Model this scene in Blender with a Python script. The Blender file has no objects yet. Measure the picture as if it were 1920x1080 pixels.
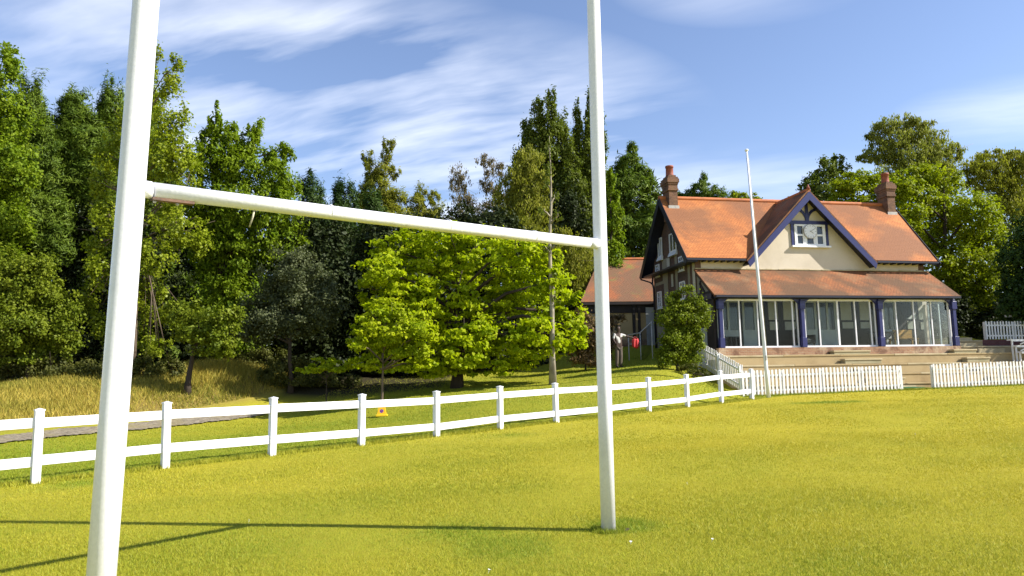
import bpy, math, random
import numpy as np
from mathutils import Vector, Matrix

random.seed(7)
rng = np.random.default_rng(11)
S = bpy.context.scene
COL = S.collection
PI = math.pi

# ------------------------------------------------------------------ camera (measured from the photograph)
FPX, EYE = 1387.0, 1.6
TH, RO = math.radians(7.1), math.radians(1.0)
Fv = np.array([0, math.cos(TH), math.sin(TH)])
R0 = np.array([1.0, 0, 0]); U0 = np.array([0, -math.sin(TH), math.cos(TH)])
Rv = math.cos(RO) * R0 - math.sin(RO) * U0
Uv = math.cos(RO) * U0 + math.sin(RO) * R0
CAM = np.array([0, 0, EYE])


def at(px, py, Y):
    """world point at distance Y along the pitch seen at a photograph position"""
    d = Fv * FPX + Rv * (px - 960) - Uv * (py - 540)
    return CAM + d * (Y / d[1])


cam = bpy.data.cameras.new('camera'); camo = bpy.data.objects.new('camera', cam); COL.objects.link(camo)
cam.sensor_width = 36; cam.lens = FPX / 1920 * 36; cam.clip_end = 3000; cam.clip_start = 0.05
m = Matrix.Identity(4)
for i in range(3):
    m[i][0] = Rv[i]; m[i][1] = Uv[i]; m[i][2] = -Fv[i]; m[i][3] = CAM[i]
camo.matrix_world = m
S.camera = camo

# ------------------------------------------------------------------ object helpers


def tag(o, label=None, cat=None, group=None, kind=None):
    if label: o['label'] = label
    if cat: o['category'] = cat
    if group: o['group'] = group
    if kind: o['kind'] = kind
    return o


def empty(name, loc=(0, 0, 0), rz=0.0, **kw):
    o = bpy.data.objects.new(name, None); COL.objects.link(o)
    o.location = loc; o.rotation_euler = (0, 0, rz); o.empty_display_size = 0.2
    return tag(o, **kw)


def auto_uv(me):
    uvl = me.uv_layers.new(name='uv')
    for p in me.polygons:
        n = p.normal
        if abs(n.z) > 0.97: t = Vector((1, 0, 0)); b = Vector((0, 1, 0))
        else:
            t = Vector((-n.y, n.x, 0)).normalized(); b = n.cross(t)
        for li in p.loop_indices:
            co = me.vertices[me.loops[li].vertex_index].co
            uvl.data[li].uv = (co.dot(t), co.dot(b))


class MB:
    def __init__(s): s.v = []; s.f = []; s.sm = []

    def poly(s, pts, smooth=False):
        i = len(s.v); s.v += [tuple(p) for p in pts]; s.f.append(tuple(range(i, i + len(pts)))); s.sm.append(smooth); return s

    def box(s, x0, x1, y0, y1, z0, z1):
        i = len(s.v)
        s.v += [(x0, y0, z0), (x1, y0, z0), (x1, y1, z0), (x0, y1, z0), (x0, y0, z1), (x1, y0, z1), (x1, y1, z1), (x0, y1, z1)]
        for f in ((0, 3, 2, 1), (4, 5, 6, 7), (0, 1, 5, 4), (1, 2, 6, 5), (2, 3, 7, 6), (3, 0, 4, 7)):
            s.f.append(tuple(i + k for k in f)); s.sm.append(False)
        return s

    def prism(s, pts, ext):
        """polygon pts extruded by vector ext"""
        n = len(pts); i = len(s.v); e = Vector(ext)
        P = [Vector(p) for p in pts]
        nn = Vector((0, 0, 0))
        for k in range(n): nn += (P[k] - P[0]).cross(P[(k + 1) % n] - P[0])
        if nn.dot(e) > 0: P = P[::-1]
        s.v += [tuple(p) for p in P] + [tuple(p + e) for p in P]
        s.f.append(tuple(range(i, i + n))); s.f.append(tuple(range(i + 2 * n - 1, i + n - 1, -1))); s.sm += [False, False]
        for k in range(n):
            a, b = i + k, i + (k + 1) % n
            s.f.append((b, a, a + n, b + n)); s.sm.append(False)
        return s

    def bar(s, p0, p1, w, h, up=(0, 0, 1)):
        """rectangular bar, w across, h along up"""
        p0, p1 = Vector(p0), Vector(p1); d = (p1 - p0).normalized(); u = Vector(up); a = d.cross(u).normalized(); u = a.cross(d).normalized()
        q = [p0 + a * (sx * w / 2) + u * (sy * h / 2) for sx, sy in ((-1, -1), (1, -1), (1, 1), (-1, 1))]
        return s.prism(q, p1 - p0)

    def tube(s, pts, radii, n=12, cap=True, smooth=True):
        P = [Vector(p) for p in pts]; i0 = len(s.v)
        ref = None
        for k, p in enumerate(P):
            d = (P[min(k + 1, len(P) - 1)] - P[max(k - 1, 0)])
            d = d.normalized() if d.length > 1e-9 else Vector((0, 0, 1))
            if ref is None: ref = d.orthogonal().normalized()
            a = (ref - d * ref.dot(d)); a = a.normalized() if a.length > 1e-6 else d.orthogonal().normalized()
            ref = a; b = d.cross(a)
            r = radii[k] if hasattr(radii, '__len__') else radii
            for q in range(n):
                t = 2 * PI * q / n
                s.v.append(tuple(p + a * (math.cos(t) * r) + b * (math.sin(t) * r)))
        for k in range(len(P) - 1):
            for q in range(n):
                a0 = i0 + k * n + q; a1 = i0 + k * n + (q + 1) % n
                s.f.append((a0, a1, a1 + n, a0 + n)); s.sm.append(smooth)
        if cap:
            s.f.append(tuple(i0 + n - 1 - q for q in range(n))); s.sm.append(False)
            e = i0 + (len(P) - 1) * n
            s.f.append(tuple(e + q for q in range(n))); s.sm.append(False)
        return s

    def build(s, name, mat, parent=None, bevel=0.0, **kw):
        me = bpy.data.meshes.new(name); me.from_pydata(s.v, [], s.f); me.update()
        me.polygons.foreach_set('use_smooth', s.sm)
        auto_uv(me); me.materials.append(mat)
        o = bpy.data.objects.new(name, me); COL.objects.link(o)
        if parent is not None: o.parent = parent
        if bevel:
            b = o.modifiers.new('bevel', 'BEVEL'); b.width = bevel; b.segments = 2; b.limit_method = 'ANGLE'
        return tag(o, **kw)


def boxpart(name, mat, parent, *b, bevel=0.0, **kw):
    return MB().box(*b).build(name, mat, parent, bevel, **kw)


def soup(name, P, mat, parent=None, vals=None, tint=None, smooth=False):
    """P: (n,k,3) loose polygons, one float per face in attribute 'v'"""
    n, k = P.shape[:2]
    me = bpy.data.meshes.new(name)
    me.vertices.add(n * k); me.vertices.foreach_set('co', P.reshape(-1).astype(np.float32))
    me.loops.add(n * k); me.loops.foreach_set('vertex_index', np.arange(n * k, dtype=np.int32))
    me.polygons.add(n); me.polygons.foreach_set('loop_start', np.arange(0, n * k, k, dtype=np.int32))
    me.polygons.foreach_set('loop_total', np.full(n, k, dtype=np.int32))
    for nm, arr in (('v', vals), ('t', tint)):
        if arr is not None:
            at_ = me.attributes.new(nm, 'FLOAT', 'FACE'); at_.data.foreach_set('value', np.asarray(arr, dtype=np.float32))
    me.materials.append(mat); me.update(calc_edges=True)
    o = bpy.data.objects.new(name, me); COL.objects.link(o)
    if parent is not None: o.parent = parent
    return o


# ------------------------------------------------------------------ materials
def newmat(name):
    mt = bpy.data.materials.new(name); mt.use_nodes = True
    nt = mt.node_tree; nt.nodes.clear()
    out = nt.nodes.new('ShaderNodeOutputMaterial')
    return mt, nt, out


def N(nt, t, **kw):
    n = nt.nodes.new(t)
    for k_, v_ in kw.items():
        if k_ in n.inputs: n.inputs[k_].default_value = v_
        else: setattr(n, k_, v_)
    return n


def c4(c): return (c[0], c[1], c[2], 1.0)


def mixrgb(nt, fac, a, b, blend='MIX'):
    n = nt.nodes.new('ShaderNodeMix'); n.data_type = 'RGBA'; n.blend_type = blend
    for sock, val in ((0, fac), (6, a), (7, b)):
        if isinstance(val, bpy.types.NodeSocket): nt.links.new(val, n.inputs[sock])
        elif isinstance(val, (int, float)): n.inputs[sock].default_value = val
        else: n.inputs[sock].default_value = c4(val)
    return n.outputs[2]


def ramp(nt, src, p0, p1, v0=0.0, v1=1.0):
    n = nt.nodes.new('ShaderNodeMapRange'); n.inputs[1].default_value = p0; n.inputs[2].default_value = p1
    n.inputs[3].default_value = v0; n.inputs[4].default_value = v1; nt.links.new(src, n.inputs[0]); return n.outputs[0]


def noise(nt, vec, scale, detail=4.0, rough=0.55, dist=0.0):
    n = N(nt, 'ShaderNodeTexNoise'); n.inputs['Scale'].default_value = scale; n.inputs['Detail'].default_value = detail
    n.inputs['Roughness'].default_value = rough; n.inputs['Distortion'].default_value = dist
    if vec is not None: nt.links.new(vec, n.inputs['Vector'])
    return n.outputs[0]


def objvec(nt, scale=None):
    tc = nt.nodes.new('ShaderNodeNewGeometry').outputs['Position']
    if scale:
        mp = nt.nodes.new('ShaderNodeMapping'); mp.inputs['Scale'].default_value = scale; nt.links.new(tc, mp.inputs[0]); return mp.outputs[0]
    return tc


def principled(nt, out, col, rough=0.6, spec=0.4, bump=None, bumpd=0.01):
    p = nt.nodes.new('ShaderNodeBsdfPrincipled')
    if isinstance(col, bpy.types.NodeSocket): nt.links.new(col, p.inputs['Base Color'])
    else: p.inputs['Base Color'].default_value = c4(col)
    if isinstance(rough, bpy.types.NodeSocket): nt.links.new(rough, p.inputs['Roughness'])
    else: p.inputs['Roughness'].default_value = rough
    p.inputs['Specular IOR Level'].default_value = spec
    if bump is not None:
        b = nt.nodes.new('ShaderNodeBump'); b.inputs['Distance'].default_value = bumpd; b.inputs['Strength'].default_value = 0.8
        nt.links.new(bump, b.inputs['Height']); nt.links.new(b.outputs[0], p.inputs['Normal'])
    if out is not None: nt.links.new(p.outputs[0], out.inputs[0])
    return p


def worn(name, col, col2=None, rough=0.6, scale=3.0, lo=0.45, hi=0.7, spec=0.4, bump=0.004, fine=40.0, stretch=None):
    """a plain surface with large stains of a second colour and fine grain"""
    mt, nt, out = newmat(name); v = objvec(nt, stretch)
    col2 = col2 or tuple(c * 0.75 for c in col)
    f = ramp(nt, noise(nt, v, scale, 6, 0.6, 0.4), lo, hi)
    c = mixrgb(nt, f, col, col2)
    g = noise(nt, v, fine, 4)
    c = mixrgb(nt, ramp(nt, g, 0.3, 0.75, 0.0, 0.22), c, tuple(x * 0.5 for x in col))
    principled(nt, out, c, rough, spec, g, bump)
    return mt


def bricked(name, c1, c2, mortar, bw, rh, ms, stain, slo, shi, sscale, rough=0.8, extra=None, rnd=0.5):
    mt, nt, out = newmat(name)
    uv = nt.nodes.new('ShaderNodeUVMap').outputs[0]; pos = objvec(nt)
    b = nt.nodes.new('ShaderNodeTexBrick'); nt.links.new(uv, b.inputs['Vector'])
    b.inputs['Scale'].default_value = 1; b.inputs['Brick Width'].default_value = bw; b.inputs['Row Height'].default_value = rh
    b.inputs['Mortar Size'].default_value = ms; b.inputs['Mortar Smooth'].default_value = 0.3; b.inputs['Bias'].default_value = 0
    b.inputs['Color1'].default_value = c4(c1); b.inputs['Color2'].default_value = c4(c2); b.inputs['Mortar'].default_value = c4(mortar)
    c = b.outputs[0]
    if extra:
        c = mixrgb(nt, ramp(nt, noise(nt, pos, extra[1], 7, 0.7, 0.5), extra[2], extra[3]), c, extra[0])
    c = mixrgb(nt, ramp(nt, noise(nt, pos, sscale, 6, 0.6, 0.35), slo, shi, 0, .9), c, stain)
    g = noise(nt, pos, 14, 3)
    c = mixrgb(nt, ramp(nt, g, 0.35, 0.7, 0, 0.3), c, tuple(x * 0.55 for x in c1))
    h = nt.nodes.new('ShaderNodeMath'); h.operation = 'SUBTRACT'; nt.links.new(g, h.inputs[0]); nt.links.new(b.outputs['Fac'], h.inputs[1])
    principled(nt, out, c, rough, 0.3, h.outputs[0], 0.012)
    return mt


def leafmat(name, ca, cb, trans=0.35, rough=0.55, spec=0.14):
    mt, nt, out = newmat(name)
    a = nt.nodes.new('ShaderNodeAttribute'); a.attribute_name = 'v'
    c = mixrgb(nt, a.outputs['Fac'], ca, cb)
    p = principled(nt, None, c, rough, spec)
    t = nt.nodes.new('ShaderNodeBsdfTranslucent')
    tc = mixrgb(nt, 0.6, c, (min(1, cb[0] * 1.1), min(1, cb[1] * 1.35), cb[2] * .5))
    nt.links.new(tc, t.inputs[0])
    mx = nt.nodes.new('ShaderNodeMixShader'); mx.inputs[0].default_value = trans
    nt.links.new(p.outputs[0], mx.inputs[1]); nt.links.new(t.outputs[0], mx.inputs[2]); nt.links.new(mx.outputs[0], out.inputs[0])
    return mt


M = {}
M['white'] = worn('white_paint', (0.83, 0.83, 0.86), (0.70, 0.70, 0.70), 0.35, 1.2, 0.5, 0.8, 0.5, 0.001)
M['post_white'] = worn('goal_white_paint', (0.83, 0.83, 0.86), (0.70, 0.70, 0.70), 0.3, 2.0, 0.56, 0.85, 0.5, 0.001)
M['bar_white'] = worn('bar_weathered_white', (0.82, 0.82, 0.84), (0.55, 0.53, 0.46), 0.4, 5.0, 0.55, 0.8, 0.4, 0.002)
M['steel'] = worn('galvanised_steel', (0.42, 0.42, 0.42), (0.25, 0.24, 0.22), 0.45, 8)
M['rust'] = worn('rusty_steel', (0.16, 0.09, 0.06), (0.07, 0.05, 0.04), 0.8, 12)
M['strap'] = worn('webbing', (0.55, 0.52, 0.38), (0.3, 0.28, 0.2), 0.8, 20)
M['picket'] = worn('picket_paint', (0.82, 0.81, 0.80), (0.66, 0.62, 0.54), 0.5, 3.0, 0.5, 0.8)
M['blue'] = worn('blue_paint', (0.026, 0.030, 0.125), (0.02, 0.023, 0.095), 0.35, 2.0, 0.5, 0.8)
M['navy'] = worn('dark_paint', (0.012, 0.013, 0.03), (0.02, 0.02, 0.03), 0.4, 2)
M['render'] = worn('cream_render', (0.64, 0.56, 0.45), (0.55, 0.475, 0.37), 0.85, 0.9, 0.45, 0.75, 0.2, 0.004)
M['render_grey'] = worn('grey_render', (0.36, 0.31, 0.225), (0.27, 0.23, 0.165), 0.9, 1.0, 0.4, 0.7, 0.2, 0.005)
M['ochre'] = worn('ochre_render', (0.55, 0.40, 0.20), (0.45, 0.32, 0.16), 0.9, 1.0, 0.4, 0.7, 0.2, 0.004)
M['brick'] = bricked('brown_brick', (0.16, 0.085, 0.055), (0.11, 0.06, 0.045), (0.14, 0.12, 0.1), .225, .075, .008, (0.07, 0.05, 0.04), 0.5, 0.75, 0.8)
M['plinth'] = bricked('weathered_brick', (0.36, 0.20, 0.11), (0.30, 0.15, 0.09), (0.38, 0.30, 0.2), .225, .075, .01, (0.16, 0.08, 0.05), 0.5, 0.62, 1.6,
                      extra=((0.50, 0.40, 0.27), 0.9, 0.5, 0.65))
M['red_brick'] = bricked('red_brick', (0.16, 0.05, 0.045), (0.12, 0.04, 0.04), (0.14, 0.1, 0.09), .225, .075, .01, (0.08, 0.03, 0.03), 0.5, 0.7, 1.2)
M['chimbrick'] = bricked('chimney_brick', (0.24, 0.115, 0.06), (0.17, 0.08, 0.045), (0.17, 0.12, 0.08), .225, .075, .01, (0.09, 0.055, 0.035), 0.45, 0.65, 2.0,
                         extra=((0.26, 0.2, 0.06), 3.0, 0.58, 0.7))
M['tile'] = bricked('orange_clay_tile', (0.49, 0.172, 0.045), (0.41, 0.138, 0.038), (0.25, 0.07, 0.02), .17, .11, .010, (0.20, 0.085, 0.038), 0.42, 0.58, 0.34, 0.75,
                    extra=((0.57, 0.22, 0.06), 0.8, 0.5, 0.7))
M['tile_old'] = bricked('weathered_clay_tile', (0.36, 0.13, 0.045), (0.27, 0.10, 0.04), (0.14, 0.06, 0.03), .17, .11, .012, (0.10, 0.06, 0.033), 0.40, 0.56, 0.6, 0.85,
                        extra=((0.24, 0.145, 0.075), 1.1, 0.48, 0.66))
M['tile_moss'] = bricked('mossy_clay_tile', (0.40, 0.14, 0.055), (0.34, 0.115, 0.05), (0.18, 0.07, 0.035), .17, .11, .012, (0.17, 0.10, 0.06), 0.36, 0.50, 0.5, 0.85,
                         extra=((0.20, 0.20, 0.045), 0.9, 0.52, 0.62))
M['ridge'] = worn('ridge_tile', (0.50, 0.16, 0.05), (0.32, 0.11, 0.045), 0.75, 2.0)
M['pot'] = worn('terracotta', (0.30, 0.085, 0.05), (0.22, 0.065, 0.04), 0.7, 6)
M['lead'] = worn('lead_flashing', (0.45, 0.43, 0.40), (0.3, 0.29, 0.27), 0.5, 4)
M['concrete'] = worn('tan_concrete', (0.42, 0.32, 0.17), (0.30, 0.215, 0.11), 0.9, 1.0, 0.45, 0.75, 0.2, 0.006, 25)
M['concrete2'] = worn('pale_concrete', (0.50, 0.42, 0.26), (0.36, 0.29, 0.16), 0.9, 1.5, 0.45, 0.75, 0.2, 0.006, 25)
M['concrete3'] = worn('green_stained_concrete', (0.38, 0.34, 0.21), (0.25, 0.23, 0.13), 0.9, 1.5, 0.45, 0.75, 0.2, 0.006, 25)
M['darkwood'] = worn('dark_wood', (0.032, 0.021, 0.017), (0.018, 0.013, 0.012), 0.6, 2, stretch=(1, 1, .2))
M['doorwhite'] = worn('door_paint', (0.52, 0.52, 0.50), (0.42, 0.42, 0.40), 0.5, 2)
M['panel'] = worn('pale_board', (0.50, 0.46, 0.38), (0.42, 0.38, 0.3), 0.7, 2)
M['oak'] = worn('honey_wood', (0.50, 0.27, 0.07), (0.36, 0.18, 0.05), 0.5, 2.5, stretch=(1, 1, 5))
M['black'] = worn('black_plastic', (0.012, 0.012, 0.013), (0.02, 0.02, 0.02), 0.5, 6)
M['floor'] = worn('veranda_tiles', (0.10, 0.07, 0.06), (0.07, 0.05, 0.045), 0.6, 2)
M['mat'] = worn('green_matting', (0.03, 0.17, 0.07), (0.02, 0.10, 0.04), 0.9, 6)
M['red'] = worn('red_fabric', (0.50, 0.032, 0.035), (0.30, 0.015, 0.02), 0.7, 6)
M['yellow'] = worn('yellow_plastic', (0.80, 0.42, 0.01), (0.7, 0.34, 0.01), 0.45, 8, 0.55, 0.9)
M['yellow_base'] = worn('yellow_base', (0.80, 0.55, 0.02), (0.7, 0.45, 0.01), 0.45, 8, 0.55, 0.9)
M['signblue'] = worn('sign_blue', (0.10, 0.06, 0.30), (0.08, 0.05, 0.25), 0.5, 6)
M['signred'] = worn('sign_red', (0.5, 0.05, 0.07), (0.4, 0.04, 0.06), 0.5, 6)
M['skin'] = worn('skin', (0.06, 0.035, 0.025), (0.05, 0.03, 0.022), 0.6, 8)
M['shirt'] = worn('pale_shirt', (0.60, 0.58, 0.55), (0.48, 0.46, 0.44), 0.85, 8)
M['trouser'] = worn('grey_brown_cloth', (0.12, 0.095, 0.075), (0.09, 0.07, 0.06), 0.9, 8)
M['soil'] = worn('bare_earth', (0.06, 0.042, 0.025), (0.09, 0.065, 0.035), 0.95, 12)
M['bark'] = worn('bark', (0.16, 0.12, 0.085), (0.08, 0.06, 0.045), 0.9, 6, 0.4, 0.7, 0.2, 0.02, 20, stretch=(1, 1, .3))
M['barkdark'] = worn('dark_bark', (0.06, 0.045, 0.035), (0.035, 0.027, 0.02), 0.9, 6, 0.4, 0.7, 0.2, 0.02, 20, stretch=(1, 1, .3))
M['barkpale'] = worn('pale_bark', (0.34, 0.30, 0.23), (0.18, 0.15, 0.11), 0.85, 5, 0.4, 0.7, 0.2, 0.01, 20, stretch=(1, 1, .5))


def glassmat():
    mt, nt, out = newmat('window_glass')
    tr = nt.nodes.new('ShaderNodeBsdfTransparent'); tr.inputs[0].default_value = (0.88, 0.92, 0.91, 1)
    gl = nt.nodes.new('ShaderNodeBsdfGlossy'); gl.inputs['Roughness'].default_value = 0.02
    fr = nt.nodes.new('ShaderNodeFresnel'); fr.inputs[0].default_value = 1.5
    f2 = ramp(nt, fr.outputs[0], 0.03, 1, 0.003, .3)
    mx = nt.nodes.new('ShaderNodeMixShader'); nt.links.new(f2, mx.inputs[0])
    nt.links.new(tr.outputs[0], mx.inputs[1]); nt.links.new(gl.outputs[0], mx.inputs[2]); nt.links.new(mx.outputs[0], out.inputs[0])
    return mt


M['glass'] = glassmat()
mt, nt, out = newmat('dark_window_glass'); principled(nt, out, (0.035, 0.04, 0.045), 0.08, 0.6); M['darkglass'] = mt

L = {}
L['maple'] = leafmat('maple_leaf', (0.19, 0.27, 0.004), (0.46, 0.50, 0.008), 0.45)
L['small_maple'] = leafmat('young_maple_leaf', (0.19, 0.27, 0.006), (0.45, 0.48, 0.012), 0.45)
L['poplar'] = leafmat('poplar_leaf', (0.13, 0.175, 0.01), (0.33, 0.37, 0.026), 0.38, 0.4)
L['cypress'] = leafmat('cypress_spray', (0.055, 0.1, 0.012), (0.16, 0.22, 0.022), 0.25)
L['darkcypress'] = leafmat('dark_cypress_spray', (0.026, 0.055, 0.012), (0.065, 0.11, 0.02), 0.2)
L['midgreen'] = leafmat('green_leaf', (0.085, 0.15, 0.008), (0.23, 0.295, 0.014), 0.35)
L['hazel'] = leafmat('hazel_leaf', (0.08, 0.12, 0.008), (0.21, 0.245, 0.018), 0.33)
L['grey'] = leafmat('grey_green_leaf', (0.06, 0.075, 0.032), (0.14, 0.155, 0.07), 0.25)
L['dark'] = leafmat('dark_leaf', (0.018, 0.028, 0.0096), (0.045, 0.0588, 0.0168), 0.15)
L['lombardy'] = leafmat('lombardy_leaf', (0.075, 0.105, 0.014), (0.17, 0.2, 0.026), 0.28)
L['birch'] = leafmat('birch_leaf', (0.15, 0.165, 0.018), (0.31, 0.3, 0.035), 0.38)
L['birchbrown'] = leafmat('thin_birch_leaf', (0.117, 0.0935, 0.0405), (0.208, 0.165, 0.0765), 0.3)
L['ash'] = leafmat('ash_leaf', (0.12, 0.175, 0.005), (0.33, 0.355, 0.01), 0.38)
L['willow'] = leafmat('willow_leaf', (0.14, 0.165, 0.025), (0.29, 0.29, 0.05), 0.36)
L['brownbush'] = leafmat('brown_bush_leaf', (0.13, 0.0825, 0.0378), (0.26, 0.176, 0.09), 0.25)
L['bramble'] = leafmat('bramble_leaf', (0.05, 0.06, 0.014), (0.15, 0.15, 0.035), 0.3)

# ------------------------------------------------------------------ terrain
PL = (-0.129, 0.01229, 0.02583)
FC = np.array([0.29493, 19.82556]); FD = np.array([0.72066, 0.69328]); FN = np.array([-FD[1], FD[0]])
HA = math.radians(11.126)
HO = np.array([8.755, 35.0])
HX = np.array([math.cos(HA), math.sin(HA)]); HY = np.array([-math.sin(HA), math.cos(HA)])


def plane(x, y): return PL[0] + PL[1] * x + PL[2] * y
def hw(x, y): return HO + HX * x + HY * y


CTRL = []   # x, y, z
def ctl(px, py, Y): p = at(px, py, Y); CTRL.append(tuple(p))
for a in ((0, 826, 21), (250, 803, 25), (500, 776, 29.5), (716, 781, 26.0), (714, 765, 28), (0, 760, 26), (0, 728, 30), (200, 742, 29), (350, 738, 30.5),
          (430, 688, 34), (500, 748, 32), (150, 702, 34), (855, 721, 33), (1037, 721, 31), (1160, 690, 34), (1265, 694, 31.3), (960, 708, 35),
          (1060, 685, 37), (1180, 650, 41), (1100, 662, 41), (1830, 631, 38.5), (1900, 629, 39.0), (620, 765, 30), (960, 760, 24.5), (1130, 745, 26.0), (1230, 735, 27.6), (1320, 726, 28.6)):
    ctl(*a)
for x_, y_, z_ in ((-.9, -1.0, 2.05), (-.9, -2.5, 1.46), (-.9, -4.2, 0.97), (2, 2, 2.6), (8, 2, 2.6), (12, 3, 2.8), (-1.5, 2.5, 2.6), (2, -2.2, 1.2), (8, -2.2, 1.2), (13, -2.2, 1.2), (18, -2.5, 1.1), (13, -1.0, 1.2), (16, -1.0, 1.3), (19, -1.0, 1.3), (14, .2, 1.8), (17, .2, 1.9), (14, 2.5, 3.05), (18, 2.5, 3.05), (6, 8, 3.4), (14, 8, 3.6)):
    q = hw(x_, y_); CTRL.append((q[0], q[1], z_))
for x_, y_, z_ in ((-60, 70, 2), (-30, 60, 2), (0, 65, 3.5), (30, 65, 4), (70, 60, 4), (-60, 20, .2), (-40, 5, 0), (-60, 45, 2.0), (60, 38, 2), (-25, 30, 0.9), (-28, 40, 1.5), (-14, 40, 2.0), (-20, 36, 1.55)):
    CTRL.append((x_, y_, z_))
for t in range(-40, 13, 4):
    q = FC + FD * t; CTRL.append((q[0], q[1], plane(*q)))
for xh in range(0, 40, 5):
    q = hw(xh, -4.8); CTRL.append((q[0], q[1], plane(*q)))
CT = np.array(CTRL); CTr = CT[:, 2] - plane(CT[:, 0], CT[:, 1])


def _phi(r2): return np.where(r2 > 1e-12, 0.5 * r2 * np.log(np.maximum(r2, 1e-12)), 0)
_n = len(CT)
_A = np.zeros((_n + 3, _n + 3)); _d2 = ((CT[:, None, :2] - CT[None, :, :2]) ** 2).sum(-1)
_A[:_n, :_n] = _phi(_d2) + np.eye(_n) * 0.5
_A[:_n, _n:] = np.c_[np.ones(_n), CT[:, :2]]; _A[_n:, :_n] = _A[:_n, _n:].T
_w = np.linalg.solve(_A, np.r_[CTr, 0, 0, 0])
FEND = FC + FD * 12.2


def behind(x, y):
    """distance behind the pitch boundary (rail fence, then picket line)"""
    s1 = (x - FC[0]) * FN[0] + (y - FC[1]) * FN[1]
    s2 = (x - HO[0]) * HY[0] + (y - HO[1]) * HY[1] + 4.8
    return np.minimum(s1 * (1) + 0, 1e9) * (s1 <= s2) + s2 * (s1 > s2)


def ground(x, y):
    x = np.atleast_1d(np.asarray(x, float)); y = np.atleast_1d(np.asarray(y, float))
    s = np.minimum((x - FC[0]) * FN[0] + (y - FC[1]) * FN[1], 1e9)
    s2 = (x - HO[0]) * HY[0] + (y - HO[1]) * HY[1] + 4.8
    sb = np.where(x > FEND[0], s2, np.where(x > FEND[0] - 2, np.maximum(s, s2), s))
    xc = np.clip(x, -60, 65); yc = np.clip(y, -10, 68)
    d2 = (xc[:, None] - CT[None, :, 0]) ** 2 + (yc[:, None] - CT[None, :, 1]) ** 2
    r = _phi(d2) @ _w[:_n] + _w[_n] + _w[_n + 1] * xc + _w[_n + 2] * yc
    k = np.clip(sb / 1.2, 0, 1); k = k * k * (3 - 2 * k)
    return plane(xc, yc) + r * k


def gz(x, y): return float(ground([x], [y])[0])


def vnoise(x, y, sc, seed=0):
    """cheap smooth noise 0..1"""
    r = np.random.default_rng(seed); out = np.zeros_like(x)
    for i in range(7):
        a = r.uniform(0, 2 * PI); f = sc * (0.6 + 0.5 * i * 0.5); p = r.uniform(0, 2 * PI); q = r.uniform(0, 2 * PI)
        out += np.sin(f * (x * math.cos(a) + y * math.sin(a)) + p + 1.3 * np.sin(f * .7 * (y * math.cos(a) - x * math.sin(a)) + q)) / (1 + .3 * i)
    return np.clip(0.5 + out / 6.0, 0, 1)


PATCH = [tuple(at(862, 998, 7.8)[:2]) + (0.35, .9), tuple(at(950, 1030, 7.1)[:2]) + (0.40, .9), tuple(at(1165, 990, 7.9)[:2]) + (0.28, 1.3), tuple(at(160, 905, 12)[:2]) + (0.5, .6),
         tuple(at(1553, 752, 25.5)[:2]) + (0.55, 1.5), tuple(at(1505, 753, 25.4)[:2]) + (0.4, 1.0), tuple(at(1600, 752, 25.5)[:2]) + (0.5, 1.0), tuple(at(960, 832, 17.5)[:2]) + (0.6, .5)]  # includes a darker green streak in front of the pickets


def lush(x, y):
    """0 = dry yellow mown grass, 1 = green grass"""
    s = (x - FC[0]) * FN[0] + (y - FC[1]) * FN[1]
    v = 0.17 + 0.62 * (vnoise(x, y, 0.22, 3) - .35) + 0.35 * (vnoise(x, y, 0.9, 5) - .5) + 0.25 * (vnoise(x, y, 3.2, 9) - .5)
    v = v + np.clip((10.5 - y) / 5, 0, 1) * 0.26
    v = np.where(s > -0.05, v * .7 + 0.80 - 0.35 * np.clip((s - 8) / 8, 0, 1), v)
    for px_, py_, r_, a_ in PATCH: v = v + a_ * np.exp(-((x - px_) ** 2 + ((y - py_) * (1.0)) ** 2) / (r_ * r_))
    return np.clip(v, 0, 1.6)


GRASS_DRY = (0.475, 0.410, 0.024); GRASS_LUSH = (0.185, 0.265, 0.014); STRAW = (0.56, 0.45, 0.075)


def grass_color(nt, attr_l):
    pos = objvec(nt)
    a = nt.nodes.new('ShaderNodeAttribute'); a.attribute_name = attr_l
    c = mixrgb(nt, a.outputs['Fac'], GRASS_DRY, GRASS_LUSH)
    return c, pos


mt, nt, out = newmat('mown_grass_soil')
c, pos = grass_color(nt, 't')
fn = noise(nt, pos, 9, 6, 0.7); c = mixrgb(nt, ramp(nt, fn, 0.3, 0.65, 0.1, 0.75), c, (0.25, 0.22, 0.015))  # darker mottling stands in for blade self-shadow on the bare far ground
fn2 = noise(nt, pos, 55, 3, 0.6); c = mixrgb(nt, ramp(nt, fn2, 0.3, 0.7, 0, 0.4), c, (0.40, 0.32, 0.05))
b = nt.nodes.new('ShaderNodeAttribute'); b.attribute_name = 'd'
c = mixrgb(nt, b.outputs['Fac'], c, mixrgb(nt, ramp(nt, fn, 0.35, 0.65), (0.30, 0.215, 0.06), (0.17, 0.13, 0.035)))
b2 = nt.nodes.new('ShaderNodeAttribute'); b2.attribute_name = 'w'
c = mixrgb(nt, b2.outputs['Fac'], c, mixrgb(nt, ramp(nt, fn, 0.35, 0.65), (0.05, 0.038, 0.02), (0.035, 0.035, 0.015)))  # leaf litter floor, its dark colour also standing in for tree shade
principled(nt, out, c, 0.95, 0.1, fn2, 0.03); M['ground'] = mt

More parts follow.
